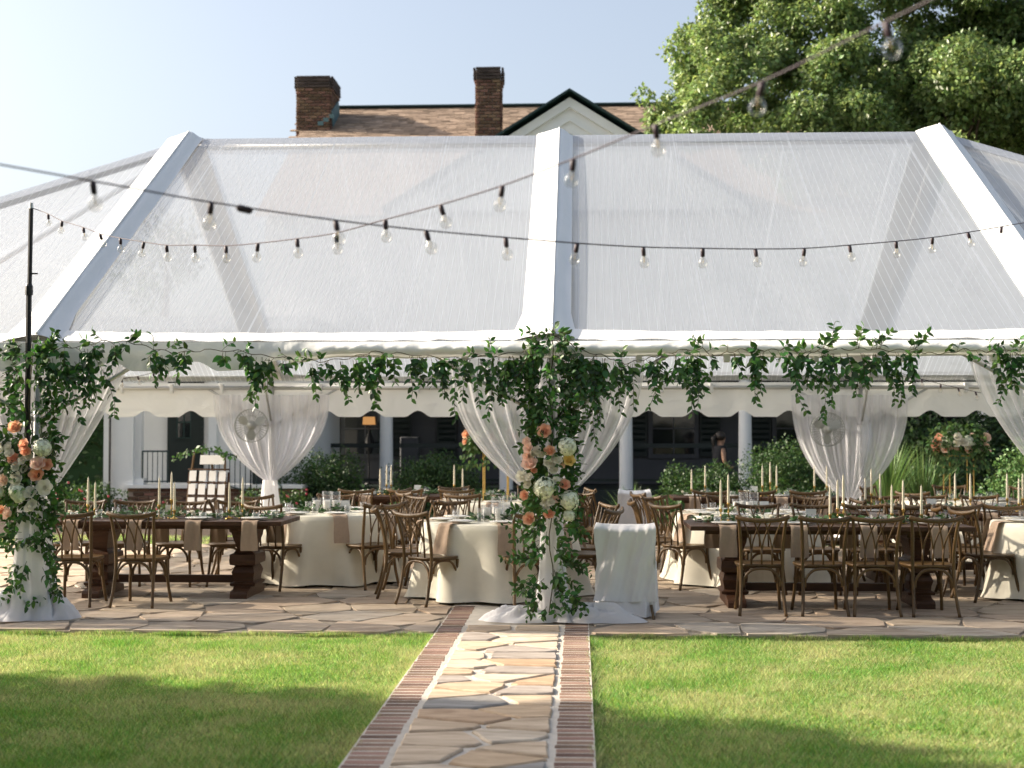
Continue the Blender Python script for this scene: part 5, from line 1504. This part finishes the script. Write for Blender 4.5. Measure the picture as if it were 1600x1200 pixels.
def ring_chairs(cx, cy, angs, r, label, group, jit=.06, seed=0):
    rg = random.Random(seed)
    for a in angs:
        t_ = R(a); chair(cx+(r+rg.uniform(-.04,.04))*math.cos(t_), cy+(r+rg.uniform(-.04,.04))*math.sin(t_), t_+math.pi/2+rg.uniform(-jit,jit), label, group)

# farm table beside the corner pole
ax0 = at(70, 815, 13.7).x; ax1 = at(440, 815, 13.7).x
tA = 'the farm table beside the corner pole'
a_ = farm_table(ax0, ax1, 13.68, 14.62, 'dark wooden farm table with turned pedestals beside the flower-wrapped corner pole')
dress_farm(*a_, tA, tA, 1, cand=[(-.92,-.05,.14),(-.88,.05,.09),(-.16,-.06,.14),(-.06,.04,.19),(.02,-.12,.09),(.58,-.05,.09),(.70,.03,.14)])
chair_row(((124,2),(224,-3)), 13.30, 'brown bentwood chair backing the lawn at the corner farm table', 'the pole', 'lawn-side chairs of the corner farm table')
chair_row(((200,182),(280,178),(362,181),(120,180)), 15.05, 'brown bentwood chair across the corner farm table facing the lawn', 'the pole', 'far-side chairs of the corner farm table')
# round table behind its end
bx, by = xat(512, 15.7), 15.7
tB = 'the round table off the corner farm table'
round_table(bx, by, tB, tB, 11, 'cream tablecloth falling in folds on the round table off the corner farm table', rot=.35)
ring_chairs(bx, by, (-112,-52), .98, 'brown bentwood chair, lawn side of the round table off the corner farm table', 'lawn-side chairs of that round table', seed=1)
ring_chairs(bx, by, (-5,45,95,140,185), 1.0, 'brown bentwood chair, porch side of the round table off the corner farm table', 'porch-side chairs of that round table', seed=2)
# round table behind the middle post
cx_, cy_ = xat(778, 14.3), 14.3
tC = 'the round table behind the middle post'
zc = round_table(cx_, cy_, tC, tC, 12, 'cream tablecloth in folds on the round table behind the flowered middle post', rot=.15)
ring_chairs(cx_, cy_, (-128,-70,-168), .98, 'brown bentwood chair, lawn side of the round table behind the middle post', 'lawn-side chairs of the middle round table', seed=3)
ring_chairs(cx_, cy_, (-22,25,70,118,155), .99, 'brown bentwood chair, porch side of the round table behind the middle post', 'porch-side chairs of the middle round table', seed=4)
# round table with the tall gold stand
dx_, dy_ = xat(775, 18.3), 18.3
tD = 'the tall gold stand table'
zd = round_table(dx_, dy_, tD, tD, 13, 'cream tablecloth on the round table under the tall gold stand behind sheer curtain', center='stand')
ring_chairs(dx_, dy_, (-150,-105,-30,20,70,120,165), 1.0, 'brown bentwood chair at the round table under the tall gold flower stand', 'chairs of the gold-stand round table', seed=5)
# far farm table
ex0 = xat(545, 19.6); tE = 'the farm table before the rounded shrubs'
e_ = farm_table(ex0, ex0+2.3, 19.15, 20.05, 'dark wooden farm table at the back of the tent before the rounded shrubs')
dress_farm(*e_, tE, tE, 5, cand=[(-.75,0,.09),(-.66,.05,.14),(-.58,-.04,.14),(.35,.02,.14),(.48,-.03,.09)])
chair_row(((560,4),(640,-3),(715,2)), 18.7, 'brown bentwood chair backing the lawn at the rounded-shrub farm table', 'the wing', 'lawn-side chairs of the shrub farm table')
# front farm table on the draped-chair side
fx0 = at(1078, 818, 13.25).x; tF = 'the four-chair farm table'
f_ = farm_table(fx0, fx0+2.62, 13.2, 14.15, 'dark wooden farm table with four chairs along its lawn edge, near the draped chair')
dress_farm(*f_, tF, tF, 6, nseat=4, cand=[(-.92,-.08,.14),(-.84,.05,.19),(.05,-.05,.09),(.13,.03,.14),(.19,.08,.19),(.62,.08,.09),(.70,-.02,.14),(.86,-.02,.09)])
chair_row(((1186,-2),(1278,2),(1360,-1),(1446,3)), 12.98, 'brown bentwood chair backing the lawn at the four-chair farm table', 'the draped chair', 'lawn-side chairs of the four-chair farm table')
chair_row(((1190,181),(1275,178),(1360,182),(1445,180)), 14.6, 'brown bentwood chair across the four-chair farm table facing the lawn', 'the draped chair', 'far-side chairs of the four-chair farm table')
# round table behind it
gx, gy = xat(1165, 15.7), 15.7; tG = 'the round table behind the four-chair table'
round_table(gx, gy, tG, tG, 14, 'cream tablecloth on the round table tucked behind the four-chair farm table', rot=.5)
ring_chairs(gx, gy, (-138,-175), 1.0, 'brown bentwood chair near the draped chair, at the round table behind the four-chair table', 'lawn-side chairs of the tucked round table', seed=7)
ring_chairs(gx, gy, (140,95,50,10), 1.0, 'brown bentwood chair, porch side of the round table behind the four-chair table', 'porch-side chairs of the tucked round table', seed=8)
# second farm table towards the strappy grass
hx0 = xat(1320, 15.5); tH = 'the farm table before the strappy grass'
h_ = farm_table(hx0, hx0+2.44, 15.35, 16.3, 'dark wooden farm table in the row behind, before the strappy grass clumps')
dress_farm(*h_, tH, tH, 8, cand=[(-.95,-.05,.09),(-.86,.06,.19),(-.78,-.02,.14),(.05,.02,.14),(.20,-.04,.14),(.62,.03,.14),(.72,-.06,.09),(.8,.06,.14)])
chair_row(((1485,2),(1560,-4),(1405,3)), 15.1, 'brown bentwood chair backing the lawn at the strappy-grass farm table', 'the draped chair', 'lawn-side chairs of the grass-side farm table')
chair_row(((1385,178),(1460,182),(1540,180)), 16.75, 'brown bentwood chair across the strappy-grass farm table facing the lawn', 'the draped chair', 'far-side chairs of the grass-side farm table')
# round table at the next front post
ix, iy = xat(1672, 14.4), 14.4; tI = 'the round table by the next front post'
round_table(ix, iy, tI, tI, 15, 'cream tablecloth on the round table beside the end of the four-chair farm table', rot=.2)
ring_chairs(ix, iy, (-160,175), .98, 'brown bentwood chair at the round table beside the end of the four-chair farm table', 'chairs of the end round table', seed=9)
# far tables on that side
jx0 = xat(1048, 19.4); tJ = 'the yellow-tipped shrub farm table'
j_ = farm_table(jx0, jx0+2.3, 18.95, 19.85, 'dark wooden farm table at the back of the tent before the yellow-tipped shrub')
dress_farm(*j_, tJ, tJ, 10, cand=[(-.92,0,.09),(-.72,.04,.14),(.1,0,.14),(.22,.05,.19),(.30,-.03,.14),(.85,.02,.14),(1.02,-.02,.14)])
chair_row(((1105,4),(1180,-3),(1255,2)), 18.5, 'brown bentwood chair backing the lawn at the yellow-tipped-shrub farm table', 'the draped chair', 'lawn-side chairs of the back farm table')
for px_, rz in ((1030,-70),(1048,-60)): chair_px(px_, 17.6 if rz < -65 else 16.9, rz, 'brown bentwood chair standing turned sideways near the yellow-tipped shrub', 'sideways chairs near the draped chair')
for px_, rz in ((915,-75),(945,-62)): chair_px(px_, 17.3 if px_ < 930 else 17.8, rz, 'brown bentwood chair standing turned sideways behind the flower-wrapped middle post', 'sideways chairs behind the middle post')
kx, ky = xat(1497, 18.9), 18.9; tK = 'the gold-rod centrepiece table'
zk = round_table(kx, ky, tK, tK, 16, 'cream tablecloth on the round table under the floral centrepiece on gold rods', center='stand')
ring_chairs(kx, ky, (-130,-60,35,80,140), 1.0, 'brown bentwood chair at the round table under the centrepiece on gold rods', 'chairs of the gold-rod round table', seed=10)

# ------------------------------------------------------------------ tall floral stands
def tall_stand(px_, py0, pyb, Y, x, z0, lab, lab2, seed, wpx):
    top = at(px_, pyb, Y).z; h = top-z0; s_ = FPX/Y
    st = thing('flower_stand', lab, 'stand', (x, Y, z0)); w = .155
    for sx in (-1, 1):
        for sy in (-1, 1):
            m = MB(); m.tube([(sx*w, sy*w, 0), (sx*w, sy*w, h)], .009, 6); m.build('rod', MAT['gold'], st)
    for z in (.01, h):
        m = MB()
        for s in (-1, 1): m.box((0, s*w, z), (2*w+.02, .016, .014)); m.box((s*w, 0, z+.001), (.016, 2*w-.017, .014))
        m.build('frame', MAT['gold'], st)
    fa = thing('flower_arrangement', lab2, 'flowers', (x, Y, z0+h+.008)); rg = random.Random(seed)
    ce, ra = [], []
    W = wpx/s_/2
    for k in range(16): ce.append((rg.uniform(-.75,.75)*W, rg.uniform(-.5,.5)*W, .16+rg.uniform(-.16,.18))); ra.append(.11)
    for k in range(8): a = rg.uniform(0,6.28); ce.append((math.cos(a)*W*.85, math.sin(a)*W*.6, rg.uniform(-.10,.16))); ra.append(.09)
    o = foliage('foliage', ce, ra, 8500, .075, MAT['bush_fl'], fa, seed=seed, base=SV, bf=SF, down=.3)
    # foliage() drops leaves below zero height: re-add trailing sprays
    for k in range(34):
        a = rg.uniform(0,6.28); rr = rg.uniform(.35,.95)*W
        kind = rg.choice(['peach','blush','ivory','ivory','blush','peach'])
        c = (rr*math.cos(a), -abs(rr*math.sin(a))*.7-.02, .12+rg.uniform(-.08,.16)*(1-.3*rr/W))
        o = link('rose', ROSE[kind], fa, c, None, rg.uniform(.085,.13)); d = Vector((c[0]*1.3, -.5, .25)); o.rotation_mode = 'QUATERNION'; o.rotation_quaternion = d.to_track_quat('Z','Y')
    for k in range(5):
        a = k*1.3; o = link('hydrangea', HYD, fa, (W*.6*math.cos(a), -abs(W*.5*math.sin(a)), .14+.03*(k % 2)), None, .17)
    t_ = MB()
    for k in range(12):
        a = rg.uniform(3.3,6.1); q0 = Vector((W*.7*math.cos(a), W*.5*math.sin(a), .06)); 
        t_.tube([q0, q0+Vector((.04*math.cos(a), -.03, -.07)), q0+Vector((.06*math.cos(a), -.04, -.17))], .003, 4)
    t_.build('trailing_stems', MAT['vine'], fa)
    P, F_, Nn = [], [], []
    for k in range(130):
        a = rg.uniform(3.2,6.2); q = (W*rg.uniform(.5,1.0)*math.cos(a), W*.6*math.sin(a), rg.uniform(-.2,.08)); P.append(q); F_.append((math.cos(a)*.4+rg.gauss(0,.3), -.3, -.8)); Nn.append((rg.gauss(0,.4), -.8, .4))
    P = np.array(P); link('trailing_leaves', scatter_mesh('trailing_leaves', SV, SF, P, frames(P, np.array(F_), np.array(Nn), np.full(len(P), .07)), MAT['bush_fl']), fa)['kind'] = 'stuff'
tall_stand(1494, 0, 712, ky, kx, zk, 'tall gold rod stand on the round table, carrying an open floral centrepiece', 'peach and white roses with greenery on the gold rod stand before dark shrubs', 3, 92)
tall_stand(765, 0, 706, dy_, dx_, zd, 'tall gold stand on the round table behind the middle sheer curtain', 'white and peach flowers with greenery seen behind the middle sheer curtain', 4, 118)

# ------------------------------------------------------------------ white draped chairs
def draped(x, y, rz, label, w, h, seed, wrinkle=.012, hem=.16):
    t = thing('draped_chair', label, 'chair', (x, y, .008), rz); n1, n2 = noise1(seed+700), noise1(seed+701)
    m = MB(); n = 96
    lev = [(0.0,'s'),(.08,'s'),(.18,'s'),(.30,'s'),(.42,'s'),(.47,'s'),(.49,'b'),(.56,'b'),(.66,'b'),(.74,'b'),(h-.06,'b'),(h-.03,'b'),(h-.006,'b2'),(h,'b3')]
    for li, (z, k) in enumerate(lev):
        q = z/h
        for i in range(n):
            a = 2*math.pi*i/n; ca, sa = math.cos(a), math.sin(a); ex = .32
            X = math.copysign(abs(ca)**ex, ca); Y_ = math.copysign(abs(sa)**ex, sa)
            hw_ = w/2*(1.10-.10*q)
            if k == 's': yb, yf = -.235+.02*q, .26-.02*q; 
            elif k == 'b': yb, yf = -.21-.09*(z-.47), -.10-.10*(z-.47)
            elif k == 'b2': yb, yf, hw_ = -.235, -.16, w/2*.97
            else: yb, yf, hw_ = -.215, -.18, w/2*.90
            sagz = .018*math.cos(X*1.6)*(k in ('b2','b3'))
            wr_ = wrinkle*(n1(a*3+z*2)+.6*n2(a*7-z*3))*(1.3-q)
            m.v.append((X*(hw_+wr_*.6), (yb+yf)/2+Y_*((yf-yb)/2+wr_), max(.015+.035*(1+math.sin(a*2+seed))*(.5)*(li == 0), z-sagz)))
    for li in range(len(lev)-1):
        for i in range(n): a = li*n+i; b = li*n+(i+1) % n; m.f.append((a, b, b+n, a+n))
    m.f.append(tuple((len(lev)-1)*n+i for i in range(n))); m.build('cover', MAT['white_cloth'], t, True)
    # a second cloth thrown over the back, falling almost to the floor
    m = MB()
    def fn(u, v):
        X = (u-.5)*w*(1.02+.06*v); s = v*(h+.02-hem)
        yy = -.232-.055*(1-v)**1.5-.024-.016*n1(u*5+1)*v-.009*n2(u*13+v*4)-.010*math.sin(u*11+v*9+n1(v*3))*math.sin(math.pi*min(1, v*1.1))
        z = h+.012-s-.028*math.cos((u-.5)*3)*(1-v)**2+.006*math.sin(u*9)*(v > .98)
        if v < .06: yy += (.06-v)*1.4
        return (X+.012*n2(v*6)*(u-.5)*2, yy, z)
    m.grid(fn, 40, 40); m.build('throw', MAT['white_cloth'], t, True)
    for s in (-1, 1):
        m = MB(); m.tube([(s*w*.50,-.27,0),(s*w*.45,-.22,.12)], .015, 6); m.build('back_leg', MAT['chair'], t)
    return t
draped(xat(978, 12.72), 12.72, R(-4), 'chair wholly draped in plain white cloth at the patio edge beside the middle post', .50, .835, 1, .017)
draped(xat(988, 18.2), 18.2, R(3), 'chair under a fitted white cover with crossed creases, behind the draped chair', .40, .91, 2, .006, .3)

# ------------------------------------------------------------------ seating chart on its easel
ez = at(318, 770, 19.6); easel = thing('seating_chart', 'wooden easel with rows of white cards and greenery before the wing steps', 'easel', (ez.x, 19.6, .008), R(-14))
for (x0_, y0_, x1_) in ((-.36,0,-.24),(.36,0,.24)):
    m = MB(); m.tube([(x0_,y0_,0),(x1_,.16,1.35)], .018, 5); m.build('leg', MAT['chair'], easel)
m = MB(); m.tube([(0,.55,0),(0,.2,1.3)], .018, 5); m.build('leg', MAT['chair'], easel)
m = MB(); m.box((0,.03,.34),(.8,.05,.035)); m.build('ledge', MAT['chair'], easel)
tilt = Matrix.Rotation(R(-8),3,'X')
for i in range(5):
    m = MB(); c = tilt @ Vector((-.31+.155*i, 0, .34)); m.box((c.x, c.y+.06, c.z+.36), (.028,.02,.76), M=tilt); m.build('slat', MAT['farm'], easel)
for j in range(5):
    m = MB(); c = tilt @ Vector((0, -.004, -.0+.19*j)); m.box((c.x, c.y+.04, c.z+.36), (.65,.018,.022), M=tilt); m.build('slat', MAT['farm'], easel)
for j in range(4):
    for i in range(4):
        m = MB(); c = tilt @ Vector((-.23+.155*i, -.022, .095+.19*j)); m.box((c.x, c.y+.035, c.z+.36), (.108,.004,.148), M=tilt); cd = m.build('card', MAT['card'], easel)
m = MB(); m.box((.08,.10,1.25),(.38,.012,.13),M=tilt); m.build('heading_card', MAT['card'], easel)
gv = Garland('leafy_garland', 'loose ivy-like garland draped over the top of the seating chart easel', (ez.x, 19.55, 1.3), 77)
for k in range(16):
    x = -.42+k*.062; gv.sprig(Vector((ez.x+x, 19.5, 1.28+.14*math.sin((k+1)/17*math.pi)+(.03 if k % 2 else 0))), (gv.rg.gauss(0,.6), -.3, -.1), gv.rg.uniform(.08,.2), .075, .034, .4)
gv.finish(150)

# ------------------------------------------------------------------ person on the path by the porch
def person(x, y, lab):
    t = thing('person', lab, 'person', (x, y, -.02), R(-70))
    pts = {'pel':(0,0,.88),'wst':(0,.01,1.05),'chs':(0,.0,1.25),'nck':(0,.02,1.40),'hd0':(0,.04,1.46),'hd1':(0,.05,1.56),'hd2':(0,.04,1.63),
           'ls':(-.16,0,1.33),'le':(-.22,.02,1.08),'lw':(-.17,.18,.95),'lh':(-.14,.26,.98),'rs':(.16,0,1.33),'re':(.22,.0,1.08),'rw':(.17,.16,.94),'rh':(.14,.24,.97),
           'lhp':(-.09,0,.84),'lk':(-.09,.03,.46),'la':(-.09,.0,.07),'lt':(-.09,.14,.03),'rhp':(.09,0,.84),'rk':(.09,.08,.46),'ra':(.09,-.02,.07),'rt':(.09,.12,.03)}
    rad = {'pel':.15,'wst':.115,'chs':.135,'nck':.055,'hd0':.075,'hd1':.095,'hd2':.07,'ls':.055,'le':.04,'lw':.028,'lh':.028,'rs':.055,'re':.04,'rw':.028,'rh':.028,'lhp':.09,'lk':.055,'la':.038,'lt':.03,'rhp':.09,'rk':.055,'ra':.038,'rt':.03}
    ed = [('pel','wst'),('wst','chs'),('chs','nck'),('nck','hd0'),('hd0','hd1'),('hd1','hd2'),('chs','ls'),('ls','le'),('le','lw'),('lw','lh'),('chs','rs'),('rs','re'),('re','rw'),('rw','rh'),('pel','lhp'),('lhp','lk'),('lk','la'),('la','lt'),('pel','rhp'),('rhp','rk'),('rk','ra'),('ra','rt')]
    ks = list(pts); me = bpy.data.meshes.new('body'); me.from_pydata([pts[k] for k in ks], [(ks.index(a), ks.index(b)) for a, b in ed], []); me.materials.append(MAT['skin'])
    o = link('body', me, t); md = o.modifiers.new('skin', 'SKIN'); o.modifiers.new('sub', 'SUBSURF').levels = 2; o.modifiers['sub'].render_levels = 2
    for k, v in enumerate(me.skin_vertices[0].data): v.radius = (rad[ks[k]],)*2; v.use_root = (ks[k] == 'pel')
    m = MB()
    def fn(u, v):
        a = 2*math.pi*u; z = 1.40-.98*v; w = .19 if v < .12 else (.17-.03*math.sin((v-.12)*5) if v < .45 else .17+.10*(v-.45)); d = .135 if v < .4 else .15+.09*(v-.4)
        return (w*math.cos(a)*(1+.05*math.sin(8*a)*v), d*math.sin(a)*(1+.05*math.sin(8*a)*v), z)
    m.grid(fn, 36, 18); m.build('dress', MAT['dress'], t, True)
    m = MB(); m.lathe([(.0,-.10),(.085,-.07),(.108,0),(.095,.07),(.05,.105),(.0,.11)], 16, c=(0,.02,1.575), cap=False); m.tube([(0,-.07,1.60),(0,-.14,1.54),(0,-.13,1.42),(0,-.11,1.30)], [.04,.045,.035,.012], 8); m.build('hair', MAT['hair'], t, True)
person(xat(1124, 28.6), 28.6, 'person in a dark dress with tied-back hair standing in the porch shade')

# ------------------------------------------------------------------ unseen evergreen, added and shaped so its shadow covers the near lawn
mg = thing('unseen_shade_tree', 'unseen evergreen added beside the lawn, its crown shaped to cast the lawn shadow', 'tree', (-14.5, 3.2, -.05))
m = MB(); m.tube([(0,0,0),(.1,0,2),(-.1,.1,5),(0,0,8)], [.45,.38,.25,.08], 9); m.build('trunk', MAT['bark'], mg, True)
rgn = random.Random(8); ce, ra = [], []
edge_px = [(-500,1040),(0,1050),(220,1053),(420,1066),(600,1076),(760,1096),(930,1102),(1050,1111),(1200,1130),(1400,1155),(1600,1178),(2100,1240)]
top_ = []
for q in edge_px:      # height of the crown outline along Y, seen from the sun
    p = on(*q, z=-.03); t_ = (-14.5-p.x)/sdir.x; w_ = p+sdir*t_; top_.append((w_.y, w_.z))
top_.sort()
def crown_top(y):
    for (ya, za), (yb, zb) in zip(top_, top_[1:]):
        if ya <= y <= yb: return za+(zb-za)*(y-ya)/(yb-ya)
    return top_[0][1] if y < top_[0][0] else -1
for k in range(900):
    y = rgn.uniform(-4.5, top_[-1][0]); zt = crown_top(y); r_ = rgn.uniform(.5,.85)
    if y < 1: zt = min(zt, 11.5-.25*(1-y)**1.6)
    z = rgn.uniform(.3, 12)
    ok = all(z+r_*math.sin(a)*.85 < (crown_top(y+r_*math.cos(a)) if y+r_*math.cos(a) > 1 else zt) for a in (0, .5, 1.0, 1.57, 2.1))
    if ok: ce.append((rgn.gauss(0,1.1)*0+rgn.uniform(-1.3,1.3)*.6, y-3.2, z+.05)); ra.append(r_)
foliage('crown', ce, ra, 420, .34, MAT['hedge'], mg, seed=51, rim=.2)

# unseen trees added behind the camera to block low sky light from the lawn
rgn = random.Random(9)
for k in range(7):             # each tree its own thing: trunk and crown
    x = -15+5.2*k
    bt = thing('garden_tree', 'unseen tree in the row added behind the camera to block low sky', 'tree', (x, -9+rgn.uniform(-.6,.6), -.05), group='added sky-blocking trees')
    m = MB(); m.tube([(0,0,0),(.2,.1,4),(-.1,0,9)], [.3,.24,.1], 8); m.build('trunk', MAT['bark'], bt, True)
    ce, ra = [], []
    for q in range(38): ce.append((rgn.uniform(-2.6,2.6), rgn.uniform(-1.8,1.5), .8+rgn.uniform(0,1)**.8*9.5)); ra.append(rgn.uniform(1.1,1.7))
    foliage('crown', ce, ra, 70, .6, MAT['hedge'], bt, seed=61+k, rim=.2)
